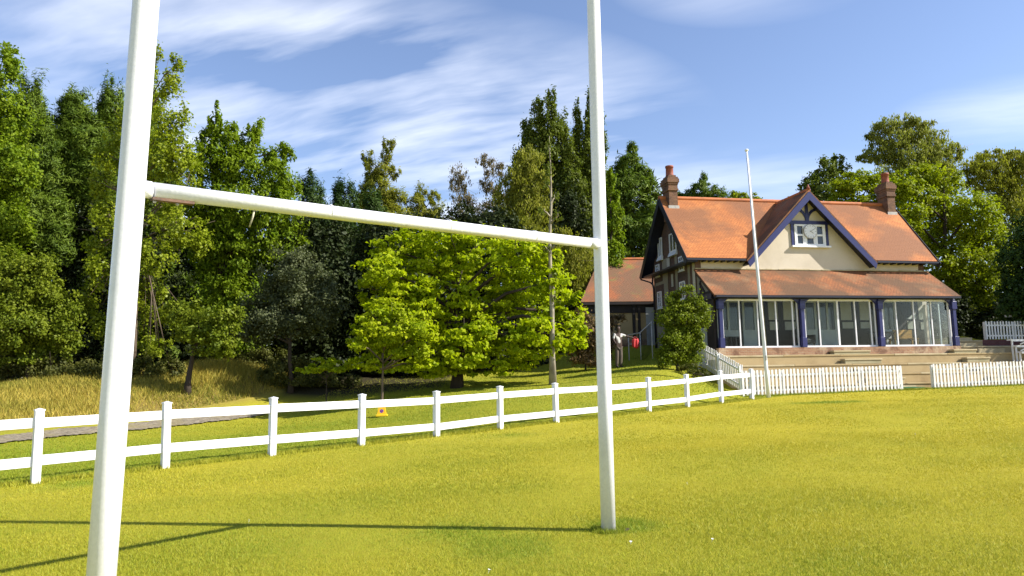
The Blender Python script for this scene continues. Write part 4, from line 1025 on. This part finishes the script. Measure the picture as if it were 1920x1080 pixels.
for i, x_ in enumerate(PX):
    po = boxpart('veranda_post', M['blue'], pv, x_ - .085, x_ + .085, -1.76, -1.59, ZF + .0, ZVB - .13, bevel=.01)
    boxpart('post_base', M['blue'], po, x_ - .12, x_ + .12, -1.79, -1.57, ZF + .002, ZF + .45, bevel=.01)
    boxpart('post_head', M['blue'], po, x_ - .14, x_ + .14, -1.80, -1.56, ZVB - .62, ZVB - .22, bevel=.02)
    for sgn in (-1, 1):
        if (i == 0 and sgn < 0) or (i == 3 and sgn > 0): continue
        b = MB(); R_ = .50; n_ = 8; zt_ = ZVB - .125; xc_ = x_ + sgn * .09
        arc = [(xc_ + sgn * (R_ - R_ * math.cos(PI / 2 * k / n_)), -1.70, zt_ - R_ + R_ * math.sin(PI / 2 * k / n_)) for k in range(n_ + 1)]
        for k in range(n_): b.prism([(xc_, -1.70, zt_), arc[k], arc[k + 1]], (0, .09, 0))
        b.build('curved_bracket', M['blue'], po)
MUL = [[.50, 1.33, 2.24, 3.16, 4.0, 4.24], [4.62, 5.36, 6.34, 7.25, 8.06, 8.30], [8.72, 9.45, 10.41, 11.38, 12.32]]
ZG0, ZG1 = ZF + .0, ZVB - .14
for mi, ms in enumerate(MUL):
    gbay = empty('glazed_screen'); gbay.parent = pv
    x0, x1 = ms[0] - .04, (ms[-1] + .04)
    boxpart('sill_rail', M['white'], gbay, x0, x1, -1.60, -1.50, ZG0, ZG0 + .08)
    boxpart('head_rail', M['white'], gbay, x0, x1, -1.59, -1.51, ZG1 - .09, ZG1)
    for k, x_ in enumerate(ms):
        w_ = .045 if (mi == 1 and k == 2) else .028
        boxpart('mullion', M['white'], gbay, x_ - w_, x_ + w_, -1.585, -1.515, ZG0 + .082, ZG1 - .092)
    for k in range(len(ms) - 1):
        boxpart('glass_pane', M['glass'], gbay, ms[k] + .03, ms[k + 1] - .03, -1.553, -1.547, ZG0 + .083, ZG1 - .093)
ge = empty('glazed_screen'); ge.parent = pv
boxpart('sill_rail', M['white'], ge, W - .06, W + .02, -1.49, -.04, ZG0, ZG0 + .08); boxpart('head_rail', M['white'], ge, W - .06, W + .02, -1.49, -.04, ZG1 - .09, ZG1)
for y_ in (-1.45, -.78, -.08):
    boxpart('mullion', M['white'], ge, W - .05, W + .01, y_ - .03, y_ + .03, ZG0 + .082, ZG1 - .092)
for ya, yb in ((-1.42, -.81), (-.75, -.11)): boxpart('glass_pane', M['glass'], ge, W - .023, W - .017, ya, yb, ZG0 + .083, ZG1 - .093)
# left end: half timbered triangle, brown boarded door beside white panel
b = MB(); b.prism([(.06, -1.50, ZVB + .16), (.06, -.02, ZVB + .16), (.06, -.02, ZVT - .16)], (.10, 0, 0)); tri = b.build('half_timbered_end', M['render_grey'], pv)
for p, q in (((-1.5, ZVB + .17), (-.05, ZVT - .22)), ((-.9, ZVB + .17), (-.35, ZVB + .75)), ((-.45, ZVB + .17), (-.45, ZVT - .62)), ((-1.5, ZVB + .2), (-.02, ZVB + .2))):
    MB().bar((.04, p[0], p[1]), (.04, q[0], q[1]), .05, .11, up=(0, 0, 1) if abs(q[0] - p[0]) > .01 else (0, 1, 0)).build('timber', M['darkwood'], tri)
boxpart('end_beam', M['navy'], pv, .03, .24, -1.51, -.01, ZVB - .12, ZVB + .155)
boxpart('end_panel', M['doorwhite'], pv, .10, .18, -.72, -.05, ZF - .3, ZF + 1.0)
boxpart('end_wall', M['darkwood'], pv, .10, .18, -.72, -.05, ZF + 1.003, ZVB - .13)
boxpart('end_door', M['darkwood'], pv, .11, .17, -1.50, -.73, ZF - .0, ZVB - .13)
boxpart('door_panel', M['panel'], pv, .085, .108, -1.25, -.95, ZF + 1.15, ZF + 2.0)
# inner wall behind the glass
iw = boxpart('inner_wall', M['darkwood'], pv, .31, W - .31, -.06, -.001, ZF, 5.24)
def idoor(x0, x1, z0=ZF + .03, z1=5.22, lower=3.78, n=1):
    d = empty('inner_door'); d.parent = pv
    fr = MB(); s_ = .11
    fr.box(x0, x1, -.12, -.062, z0, lower); fr.box(x0, x0 + s_, -.12, -.062, lower + .001, z1); fr.box(x1 - s_, x1, -.12, -.062, lower + .001, z1); fr.box(x0 + s_, x1 - s_, -.12, -.062, z1 - s_, z1)
    if n == 2: fr.box((x0 + x1) / 2 - s_ / 2, (x0 + x1) / 2 + s_ / 2, -.12, -.062, lower + .001, z1 - s_)
    fr.build('door_leaf', M['doorwhite'], d); boxpart('pane', M['darkglass'], d, x0 + s_, x1 - s_, -.085, -.064, lower + .002, z1 - s_)
for x0, x1, n in ((.95, 2.15, 2), (2.27, 2.98, 1), (5.55, 6.2, 1), (6.3, 7.28, 2), (9.85, 10.6, 1)): idoor(x0, x1, n=n)
for x0, x1, z0, z1 in ((3.66, 4.14, 4.27, 5.2), (3.70, 4.14, 3.78, 4.18), (4.45, 5.05, 4.27, 5.2), (4.5, 5.05, 3.78, 4.18), (7.55, 8.14, 4.25, 5.2), (7.6, 8.2, 3.84, 4.15), (8.6, 9.1, 4.25, 5.2), (8.6, 9.1, 3.84, 4.15), (11.93, W - .33, 4.27, 5.2), (12.0, W - .33, 3.77, 4.14), (11.25, 11.7, 3.80, 4.2)):
    boxpart('notice_board', M['panel'], iw, x0, x1, -.09, -.061, z0, z1)
b = MB(); b.poly([(11.2, -.07, 4.3), (11.75, -.07, 4.3), (11.75, -.07, 4.62)]); MB().prism([(11.2, -.09, 4.3), (11.75, -.09, 4.3), (11.75, -.09, 4.62)], (0, .03, 0)).build('notice_board', M['doorwhite'], iw)
boxpart('veranda_floor', M['floor'], pv, .18, W, -1.50, -.07, ZF - .15, ZF - .003)
boxpart('brick_plinth', M['plinth'], pv, .12, W + .16, -1.80, -1.51, 2.0, ZF - .004)
boxpart('ceiling', M['darkwood'], pv, .26, W - .07, -1.50, -.07, ZVB - .02, ZVB + .05)
MB().tube([(-.10, DP - .1, 7.0), (-.16, DP - .15, 6.7), (-.10, DP - .15, 6.4), (-.10, DP - .15, 2.8)], [.05] * 4, 8).build('downpipe', M['navy'], pv)
MB().tube([(xl - .02, DP + EO - .1, 6.95), (-.25, DP - .05, 6.75), (-.10, DP - .1, 6.6)], [.04] * 3, 8).build('downpipe', M['navy'], pv)


def hloc(x, y, z=0.0): q = hw(x, y); return (q[0], q[1], z)


# furniture on the veranda
bn = empty('wooden_bench', hloc(10.45, -.75, ZF), HA, label='honey coloured wooden bench inside the right veranda bay', cat='bench')
boxpart('backrest', M['oak'], bn, -.42, .62, .20, .26, .42, .86); boxpart('seat', M['oak'], bn, -.75, .62, -.25, .2, .38, .43)
for x_ in (-.7, .54):
    for y_ in (-.22, .14): boxpart('leg', M['oak'], bn, x_, x_ + .07, y_, y_ + .07, 0, .378)
tb_ = empty('slatted_table', hloc(1.25, -.85, ZF), HA, label='low black slatted table inside the left veranda bay', cat='table')
boxpart('tabletop', M['black'], tb_, -.42, .42, -.28, .28, .50, .55)
for x_ in (-.40, -.16, .08, .34): boxpart('leg', M['black'], tb_, x_, x_ + .06, -.25, .25, 0, .498)
ch_ = empty('dark_armchair', hloc(5.05, -.85, ZF), HA + .3, label='dark armchair inside the middle veranda bay behind the blue post', cat='chair')
boxpart('seat', M['black'], ch_, -.3, .3, -.3, .3, .2, .42, bevel=.03); boxpart('backrest', M['black'], ch_, -.3, .3, .2, .34, .42, .95, bevel=.04)
for x_ in (-.36, .28): boxpart('armrest', M['black'], ch_, x_, x_ + .08, -.3, .3, .2, .62, bevel=.02)
for x_ in (-.3, .24):
    for y_ in (-.28, .22): boxpart('leg', M['darkwood'], ch_, x_, x_ + .06, y_, y_ + .06, 0, .2)
tb2 = empty('dark_table', hloc(9.15, -.8, ZF), HA, label='dark brown table inside the right veranda bay left of the wooden bench', cat='table')
boxpart('tabletop', M['darkwood'], tb2, -.5, .5, -.35, .35, .68, .73)
for x_ in (-.46, .39):
    for y_ in (-.3, .23): boxpart('leg', M['darkwood'], tb2, x_, x_ + .07, y_, y_ + .07, 0, .68)

# ------------------------------------------------------------------ terraces and steps
tr = empty('concrete_terrace', hloc(0, 0, 0), HA, label='tan concrete spectator terraces stepping down in front of the pavilion', cat='terrace')
TI = [(-.15, -1.81, -2.50, 2.50), (-.02, -2.501, -3.12, 2.06), (.12, -3.121, -3.74, 1.63), (.26, -3.741, -4.30, 1.20)]
for k, (x0, y0, y1, zt) in enumerate(TI):
    b = MB(); b.box(x0 + .25, 19.5, y1 + .03, y0, .3, zt - .071); t_ = b.build('riser', M['concrete'], tr)
    for j in range(7):
        xa = x0 + .22 + j * 2.8; xb = min(19.5, xa + 2.79); boxpart('edge_slab', M['concrete2' if j % 3 == 0 else 'concrete'], t_, xa, xb, y1, y0 - .002, zt - .07, zt + [.0, .006, -.005, .003][j % 4], bevel=.01)
    boxpart('end_block', M['concrete2'], tr, x0, x0 + .245, y1 - .03, y0 - .05, .4, zt + .03, bevel=.015)
for lab, x0, x1 in (('stained concrete steps below the middle veranda bay running down to the fence gap', 5.62, 7.45), ('pale concrete steps below the right end of the veranda', 11.95, 13.15)):
    st = empty('concrete_steps', hloc(x0, 0, 0), HA, label=lab, cat='steps')
    for k, (y0, y1, zb, zt) in enumerate(((-1.815, -2.16, 2.505, 2.69), (-2.505, -2.84, 2.065, 2.29), (-3.125, -3.46, 1.635, 1.86), (-3.745, -4.08, 1.205, 1.43), (-4.305, -4.62, .7, 1.08))):
        boxpart('step', M['concrete3'] if k < 3 else M['concrete2'], st, .0 + k * .05, x1 - x0 + k * .05, y1, y0, zb, zt - .07, bevel=.008)
        boxpart('tread', M['concrete2'], st, -.04 + k * .05, x1 - x0 + .04 + k * .05, y1 - .03, y0, zt - .069, zt, bevel=.01)
gm = boxpart('green_mat', M['mat'], None, 6.95, 8.0, -4.78, -4.45, 0, .035); gm.location = hloc(0, 0, gz(*hw(7.5, -4.6)) + .07); gm.rotation_euler = (0, 0, HA)
tag(gm, 'green rubber mat at the foot of the steps in the fence gap', 'mat')
bw_ = boxpart('brick_wall', M['red_brick'], None, 15.35, 21, -.2, .05, 2.0, 3.22); bw_.location = hloc(0, 0); bw_.rotation_euler = (0, 0, HA); tag(bw_, 'low dark red brick wall under the upper picket fence', 'wall')
for x0, x1, y0, y1, z0, z1 in ((12.85, 19.4, -1.25, -.32, .8, 2.87), (12.95, 15.3, -.31, 1.0, .8, 3.2)):
    b = boxpart('riser', M['concrete'], tr, x0, x1, y0, y1, z0, z1 - .071)
    nn_ = max(1, int((x1 - x0) / 2.2))
    for j in range(nn_): boxpart('edge_slab', M['concrete2'], b, x0 + (x1 - x0) * j / nn_, x0 + (x1 - x0) * (j + 1) / nn_ - .012, y0 - .03, y1, z1 - .07, z1, bevel=.01)
bk = empty('kerb_blocks', hloc(0, 0), HA, label='short grey concrete retaining blocks beside the right end of the veranda', cat='retaining wall')
for x0, x1, y0, y1, z0, z1 in ((13.3, 14.5, -.75, -.42, 2.871, 3.05), (13.5, 15.1, .1, .4, 3.201, 3.36), (13.7, 15.2, -1.72, -1.40, 2.501, 2.72)): boxpart('block', M['concrete2'], bk, x0, x1, y0, y1, z0, z1, bevel=.015)


# ------------------------------------------------------------------ picket fences
def picket(label, x0, x1, y, zfun, h, spacing=.155, w=.075, name='picket_fence', posts=None, loc=None, rot=HA, npost=3, rails=(.22, .78)):
    o = empty(name, loc or hloc(0, 0), rot, label=label, cat='fence', group='white picket fences')
    n = int((x1 - x0) / spacing); pr = random.Random(hash_(label))
    for i in range(n + 1):
        x_ = x0 + (x1 - x0) * i / n + pr.uniform(-.008, .008); z = zfun(x_); hh = h + pr.uniform(-.018, .018); sh = pr.uniform(-.012, .012)
        MB().prism([(x_ - w / 2, y - .045, z + .03), (x_ + w / 2, y - .045, z + .03), (x_ + w / 2 + sh, y - .045, z + hh - .03), (x_ + w * .22 + sh, y - .045, z + hh), (x_ - w * .22 + sh, y - .045, z + hh), (x_ - w / 2 + sh, y - .045, z + hh - .03)], (0, .02, 0)).build('picket', M['picket'], o)
    for f in rails:
        MB().bar((x0 - .02, y - .0, zfun(x0) + h * f), (x1 + .02, y - .0, zfun(x1) + h * f), .045, .075).build('rail', M['picket'], o)
    for i in range(npost):
        x_ = x0 + (x1 - x0) * i / (npost - 1); z = zfun(x_)
        boxpart('post', M['picket'], o, x_ - .05, x_ + .05, y + .024, y + .124, z - .2, z + h * .97, bevel=.006)
    return o


zline = lambda x_: plane(*hw(x_, -4.8)) - .015
picket('white picket fence left of the gap, behind the flagpole', -.42, 6.85, -4.8, zline, 1.07, .165, .085, npost=5)
picket('white picket fence right of the gap, running out of the frame', 8.45, 15.2, -4.8, zline, 1.07, .165, .085, npost=5)
picket('upper picket fence in shade on the red brick wall', 15.75, 21.0, -.12, lambda x_: 3.225, .95, .17, .085, npost=4)
# stair pickets follow the bank up the left end of the terraces (local x runs up the slope)
q = hw(-.42, -4.75)
picket('sloping picket fence climbing the bank at the left end of the terraces', 0.0, 3.75, 0, lambda x_: .93 + x_ * .30, 1.12, .15, .085, loc=(q[0], q[1], 0), rot=HA + PI / 2, npost=3)
lk = empty('lattice_panel', hloc(-.1, -4.74), HA, label='small grey lattice panel behind the first pickets by the rail fence end', cat='lattice')
b = MB()
for k in range(-6, 8):
    x_ = .0 + k * .12; b.bar((max(-.32, x_), .0, 1.0 + max(0, -.32 - x_) * 1.5), (min(.5, x_ + .55), .0, 1.0 + min(.5 - x_, .55) * 1.5), .012, .025) if x_ < .5 and x_ + .55 > -.32 else None
    b.bar((min(.5, x_ + .55), .014, 1.0 + max(0, (x_ + .05)) * 0 + max(0, x_ + .55 - .5) * 1.5), (max(-.32, x_), .014, 1.0 + min(.55, x_ + .55 + .32) * 1.5), .012, .025) if x_ < .5 and x_ + .55 > -.32 else None
b.build('lattice', M['lead'], lk)
# white tiered bench at the right edge
tbn = empty('tiered_bench', hloc(15.0, -2.8, 2.062), HA, label='white slatted tiered bench at the right frame edge', cat='bench')
BT = ((.17, 1.05), (-.02, .76), (-.21, .46))
for k, (y_, z_) in enumerate(BT):
    boxpart('plank', M['picket'], tbn, -.45 + k * .08, 3.0, y_ - .11, y_ + .11, z_ - .05, z_)
    boxpart('plank_edge', M['picket'], tbn, -.45 + k * .08, 3.0, y_ - .135, y_ - .112, z_ - .10, z_ - .0)
for x_ in (-.30, 1.2):
    for y_, z_ in BT: boxpart('leg', M['picket'], tbn, x_, x_ + .06, y_ - .03, y_ + .03, 0, z_ - .051)
    for z0_, z1_ in ((.50, .70), (.80, 1.0)): MB().bar((x_ + .02, -.28, z0_), (x_ + .6, -.28, z1_), .03, .05).build('brace', M['picket'], tbn)
hb = empty('white_handrail', hloc(18.3, 1.2, 3.2), HA, label='white horizontal board rail above the upper picket fence at the right edge', cat='railing')
boxpart('top_rail', M['picket'], hb, 0, 4, -.03, .03, 1.30, 1.42)
for x_ in (.9, 2.6): boxpart('post', M['picket'], hb, x_, x_ + .08, .032, .11, -.3, 1.38)

# ------------------------------------------------------------------ outbuilding left of the pavilion
OB = at(1092, 566, 41.0); ob = empty('outbuilding', (OB[0], OB[1], 0), math.radians(4), label='low outbuilding with mossy hipped tile roof left of the pavilion', cat='outbuilding')
ez = OB[2]; Rz = at(1180, 484, 43.7)[2]; wl = 7.2
b = MB(); ry = 2.75
b.poly([(-.1, 0, ez), (wl, 0, ez), (wl, ry, Rz), (1.55, ry, Rz)]); b.poly([(wl, 2 * ry, ez), (-.1, 2 * ry, ez), (1.55, ry, Rz), (wl, ry, Rz)]); b.poly([(-.1, 2 * ry, ez), (-.1, 0, ez), (1.55, ry, Rz)])
orf = b.build('roof', M['tile_moss'], ob); sm = orf.modifiers.new('thick', 'SOLIDIFY'); sm.thickness = .09; sm.offset = -1
b = MB()
b.tube([(1.5 + i * .19, ry, Rz - .02) for i in range(31)], [.10 + .004 * (i % 2) for i in range(31)], 10)
b.build('ridge_tiles', M['ridge'], orf)
boxpart('fascia', M['darkwood'], ob, 0, wl, -.03, .0, ez - .17, ez - .03)
boxpart('wall', M['ochre'], ob, .35, wl, .33, .63, 2.4, ez - .12)
boxpart('lower_brick', M['plinth'], ob, .34, wl, .28, .327, 2.4, 3.75)
boxpart('end_wall', M['brick'], ob, .1, .34, .33, 4.9, 2.4, ez - .12)
boxpart('eave_shade_band', M['darkwood'], ob, .3, wl, .26, .326, ez - .62, ez - .13)  # dark band laid where the eaves shade the ochre wall
for x_ in (2.85, 3.15): boxpart('timber_post', M['darkwood'], ob, x_, x_ + .14, .14, .27, 2.6, ez - .13)
boxpart('white_door', M['doorwhite'], ob, 3.62, 4.6, .235, .255, 3.0, ez - .32)

# ------------------------------------------------------------------ handrail and steps path behind
hq = at(1200, 655, 36.5); hr = empty('metal_handrail', (hq[0], hq[1], gz(hq[0], hq[1])), 0, label='thin grey metal handrail beside the path left of the pavilion', cat='handrail')
sc_ = 36.5 / FPX
def hp_(px, py): q_ = at(px, py, 36.5); return (q_[0] - hq[0], 0, q_[2] - hr.location.z)
MB().tube([hp_(1178, 628), hp_(1200, 624), hp_(1223, 602)], [.025] * 3, 8).build('top_rail', M['lead'], hr)
MB().tube([hp_(1178, 646), hp_(1200, 642)], [.022] * 2, 8).build('lower_rail', M['lead'], hr)
for px_, pt in ((1200, 624), (1178, 628), (1221, 604)): q_ = hp_(px_, pt); MB().tube([(q_[0], 0, -.4), q_], [.028] * 2, 8).build('upright', M['lead'], hr)
b = MB()
for k in range(9):
    px_ = 1203 + k * 2.2; q_ = hp_(px_, 624 - (px_ - 1200) * .95); b.tube([(q_[0], 0, -.1 + k * .06), q_], [.012] * 2, 5)
b.build('balusters', M['black'], hr)

# ------------------------------------------------------------------ person with red bag
pp = at(1161, 690, 34.0); pz = gz(pp[0], pp[1])
man = empty('person', (pp[0], pp[1], pz), .35, label='person in pale top and grey brown trousers holding out a red bag', cat='person')


def skinned(name, verts, edges, radii, mat, parent, sub=2):
    me = bpy.data.meshes.new(name); me.from_pydata(verts, edges, []); me.update()
    o = bpy.data.objects.new(name, me); COL.objects.link(o); o.parent = parent
    o.modifiers.new('skin', 'SKIN')
    for i, rr_ in enumerate(radii):
        sv = me.skin_vertices[0].data[i]; sv.radius = rr_ if hasattr(rr_, '__len__') else (rr_, rr_); sv.use_root = i == 0
    s_ = o.modifiers.new('sub', 'SUBSURF'); s_.levels = sub; s_.render_levels = sub
    me.materials.append(mat)
    return o


K = 1.08
V = [(0, 0, .95), (0, 0, 1.15), (0, 0, 1.36), (0, -.01, 1.48), (0, -.03, 1.55), (0, -.03, 1.68), (0, -.02, 1.76),
     (.17, 0, 1.40), (.36, -.06, 1.33), (.58, -.12, 1.28), (.66, -.14, 1.26),
     (-.17, 0, 1.40), (-.25, -.03, 1.20), (-.24, -.16, 1.05), (-.22, -.22, 1.00),
     (.085, 0, .86), (.09, -.02, .50), (.09, .03, .10), (.10, -.12, .04), (-.085, 0, .86), (-.09, -.02, .50), (-.10, .03, .10), (-.12, -.12, .04)]
Ed = [(0, 1), (1, 2), (2, 3), (3, 4), (4, 5), (5, 6), (2, 7), (7, 8), (8, 9), (9, 10), (2, 11), (11, 12), (12, 13), (13, 14), (0, 15), (15, 16), (16, 17), (17, 18), (0, 19), (19, 20), (20, 21), (21, 22)]
Rd = [.14, (.15, .11), (.17, .11), .06, .075, .105, .07, .06, .045, .036, .03, .06, .045, .036, .03, .09, .065, .045, .04, .09, .065, .045, .04]
V = [tuple(c * K for c in v) for v in V]
skinned('body', V, Ed, [tuple(c * K for c in r_) if hasattr(r_, '__len__') else r_ * K for r_ in Rd], M['skin'], man)
si = [0, 1, 2, 7, 8, 11, 12]
skinned('shirt', [V[i] for i in si], [(0, 1), (1, 2), (2, 3), (3, 4), (2, 5), (5, 6)], [.14, (.15, .12), (.16, .115), .075, .055, .075, .055], M['shirt'], man)
ti = [0, 15, 16, 17, 19, 20, 21]
skinned('trousers', [V[i] for i in ti], [(0, 1), (1, 2), (2, 3), (0, 4), (4, 5), (5, 6)], [.14, .105, .09, .08, .105, .09, .08], M['trouser'], man)
for i, s_ in ((17, .1), (21, -.1)):
    v = V[i]; skinned('shoe', [(v[0], v[1], .05), (v[0], v[1] - .1, .045), (v[0] + s_ * .3, v[1] - .2, .04)], [(0, 1), (1, 2)], [.06, .055, .045], M['black'], man, 1)
hv = V[5]; skinned('hair', [(hv[0], hv[1] + .03, hv[2] + .02), (hv[0], hv[1] + .03, hv[2] + .10), (hv[0], hv[1] + .07, hv[2] - .07)], [(0, 1), (0, 2)], [.115, .085, .08], M['black'], man)
# fingers closing on the bag strap
wr = V[10]
for k in range(5):
    a = (k - 2) * .018
    skinned('finger', [(wr[0], wr[1] + a, wr[2]), (wr[0] + .05, wr[1] + a * 1.2, wr[2] + .01 - .004 * k), (wr[0] + .07, wr[1] + a * 1.2, wr[2] - .03), (wr[0] + .05, wr[1] + a, wr[2] - .045)], [(0, 1), (1, 2), (2, 3)], [.011, .010, .009, .007], M['skin'], man, 1)
ca, sa = math.cos(.35), math.sin(.35)
bx_ = (wr[0] + .09) * ca - wr[1] * sa; by_ = (wr[0] + .09) * sa + wr[1] * ca
bag = empty('red_bag', (pp[0] + bx_, pp[1] + by_, pz + wr[2] - .5), .35, label='red bag held out by the person beside the handrail', cat='bag')
b = MB(); nc, nr2 = 13, 8
bot = [.12, .05, .02, .07, .10, .04, .0, .03, .09, .06, .02, .08, .14]
for iy in range(nr2):
    f = iy / (nr2 - 1)
    for ix in range(nc):
        g_ = ix / (nc - 1); hw_ = .13 + .05 * math.sin(f * 2.6)
        b.v.append(((g_ - .5) * 2 * hw_ + .02 * f, .035 * math.sin(g_ * 14 + f * 2) * (.4 + f), .46 - f * (.46 - bot[ix]) + .02 * math.sin(g_ * 7)))
for iy in range(nr2 - 1):
    for ix in range(nc - 1): b.f.append((iy * nc + ix, (iy + 1) * nc + ix, (iy + 1) * nc + ix + 1, iy * nc + ix + 1)); b.sm.append(True)
sk = b.build('sack', M['red'], bag); sm = sk.modifiers.new('thick', 'SOLIDIFY'); sm.thickness = .05; sm.offset = 0
MB().tube([(-.1, 0, .45), (-.09, 0, .52), (-.03, 0, .55), (.06, 0, .52), (.1, 0, .45)], [.012] * 5, 6).build('strap', M['red'], bag)

# ------------------------------------------------------------------ daisies scattered on the pitch
for i, (px_, py_, Yd) in enumerate(((1183, 1030, 7.1), (1335, 1031, 7.1), (915, 1070, 6.3), (466, 974, 8.6), (1718, 832, 15.2), (1290, 920, 10.2))):
    p = at(px_, py_, Yd); d = empty('daisy', (p[0], p[1], gz(p[0], p[1])), i * .8, label='tiny white daisy in the mown grass', cat='flower', group='daisies on the pitch') if False else None
    b = MB(); h = .032
    for k in range(9):
        a = 2 * PI * k / 9; b.poly([(0, 0, h), (math.cos(a - .25) * .012, math.sin(a - .25) * .009, h + .003), (math.cos(a) * .015, math.sin(a) * .015, h + .004), (math.cos(a + .25) * .012, math.sin(a + .25) * .012, h + .003)])
    b.tube([(0, 0, -.01), (0, 0, h)], [.0015, .0015], 5)
    o = b.build('daisy', M['white']); o.location = (p[0], p[1], gz(p[0], p[1])); o.rotation_euler = (.35, 0, i * .8)
    tag(o, 'tiny white daisy in the mown grass of the pitch', 'flower', 'daisies on the pitch')

# ------------------------------------------------------------------ light and sky
SUN = Vector((3.9, -.75, 2.95)).normalized()
sl = bpy.data.lights.new('sun', 'SUN'); sl.energy = 5.0; sl.angle = math.radians(.5); sl.color = (1.0, .95, .86)
so = bpy.data.objects.new('sun', sl); COL.objects.link(so); so.rotation_euler = SUN.to_track_quat('Z', 'Y').to_euler(); so.location = (30, -5, 30)

w = bpy.data.worlds.new('World'); S.world = w; w.use_nodes = True; nt = w.node_tree; nt.nodes.clear()
wo = nt.nodes.new('ShaderNodeOutputWorld'); bg = nt.nodes.new('ShaderNodeBackground'); bg.inputs[1].default_value = .11
sky = nt.nodes.new('ShaderNodeTexSky'); sky.sky_type = 'NISHITA'; sky.sun_disc = False
sky.sun_elevation = math.asin(SUN.z); sky.sun_rotation = math.atan2(SUN.x, SUN.y); sky.air_density = 1.0; sky.dust_density = .4; sky.ozone_density = 2.5; sky.altitude = 50
tc = nt.nodes.new('ShaderNodeTexCoord').outputs['Generated']
sp = nt.nodes.new('ShaderNodeSeparateXYZ'); nt.links.new(tc, sp.inputs[0])


def mth(op, a, b=None):
    n = nt.nodes.new('ShaderNodeMath'); n.operation = op
    for i, v in enumerate((a, b)):
        if v is None: continue
        if isinstance(v, bpy.types.NodeSocket): nt.links.new(v, n.inputs[i])
        else: n.inputs[i].default_value = v
    return n.outputs[0]


zz = mth('ADD', mth('MAXIMUM', sp.outputs[2], 0.0), .10)
u = mth('DIVIDE', sp.outputs[0], zz); v = mth('DIVIDE', sp.outputs[1], zz)
EX, EY = .93, -.36
al = mth('ADD', mth('MULTIPLY', u, EX), mth('MULTIPLY', v, EY)); pe = mth('ADD', mth('MULTIPLY', u, -EY), mth('MULTIPLY', v, EX))


def vec(x, y, z=0.0):
    c_ = nt.nodes.new('ShaderNodeCombineXYZ')
    for i, q in enumerate((x, y, z)):
        if isinstance(q, bpy.types.NodeSocket): nt.links.new(q, c_.inputs[i])
        else: c_.inputs[i].default_value = q
    return c_.outputs[0]


warp = noise(nt, vec(mth('MULTIPLY', al, 1.2), mth('MULTIPLY', pe, 1.2)), 1.0, 3)
pe2 = mth('ADD', pe, mth('MULTIPLY', mth('SUBTRACT', warp, .5), .22))
streak = noise(nt, vec(mth('MULTIPLY', al, .8), mth('MULTIPLY', pe2, 2.6), 3.3), 1.5, 6, .52, .1)
soft = noise(nt, vec(mth('MULTIPLY', al, .7), mth('MULTIPLY', pe2, 1.5), 8.1), 1.5, 5, .5, .2)
fine = noise(nt, vec(mth('MULTIPLY', al, 2.2), mth('MULTIPLY', pe2, 11.0), 1.7), 1.8, 6, .6)


def blob(u0, v0, ru, rv):
    a = mth('POWER', mth('DIVIDE', mth('SUBTRACT', u, u0), ru), 2.0); b = mth('POWER', mth('DIVIDE', mth('SUBTRACT', v, v0), rv), 2.0)
    return mth('MAXIMUM', mth('SUBTRACT', 1.0, mth('ADD', a, b)), 0.0)


mask = mth('ADD', mth('ADD', mth('MULTIPLY', blob(-.75, 1.62, .75, .42), .62), blob(-.40, 2.25, 1.05, .75)), mth('ADD', mth('MULTIPLY', blob(.50, 1.45, .30, .2), .30), mth('MULTIPLY', blob(1.45, 2.05, .35, .25), .4)))
mask = mth('ADD', mask, mth('ADD', mth('MULTIPLY', blob(.8, 2.8, .9, .5), .35), blob(-.55, 2.9, 1.2, .8)))
mask = mth('MINIMUM', mth('MULTIPLY', mask, 1.35), 1.0)
d_ = mth('ADD', mth('ADD', mth('MULTIPLY', streak, .44), mth('MULTIPLY', soft, .50)), mth('MULTIPLY', fine, .06))
cov = ramp(nt, d_, .42, .68)
cov = mth('MULTIPLY', cov, mask)
cov = mth('MULTIPLY', mth('MINIMUM', cov, 1.0), .95)
skc = mixrgb(nt, 1.0, sky.outputs[0], (1.05, 0.965, 1.0), 'MULTIPLY')
cloud = mixrgb(nt, soft, (6.2, 6.5, 7.2), (7.6, 7.7, 8.0))
fin = mixrgb(nt, cov, skc, cloud)
nt.links.new(fin, bg.inputs[0]); nt.links.new(bg.outputs[0], wo.inputs[0])

S.view_settings.view_transform = 'Standard'; S.view_settings.look = 'None'; S.view_settings.gamma = 1; S.view_settings.exposure = .95
S.view_settings.use_curve_mapping = False
S.cycles.max_bounces = 8; S.cycles.transparent_max_bounces = 12; S.cycles.use_denoising = True
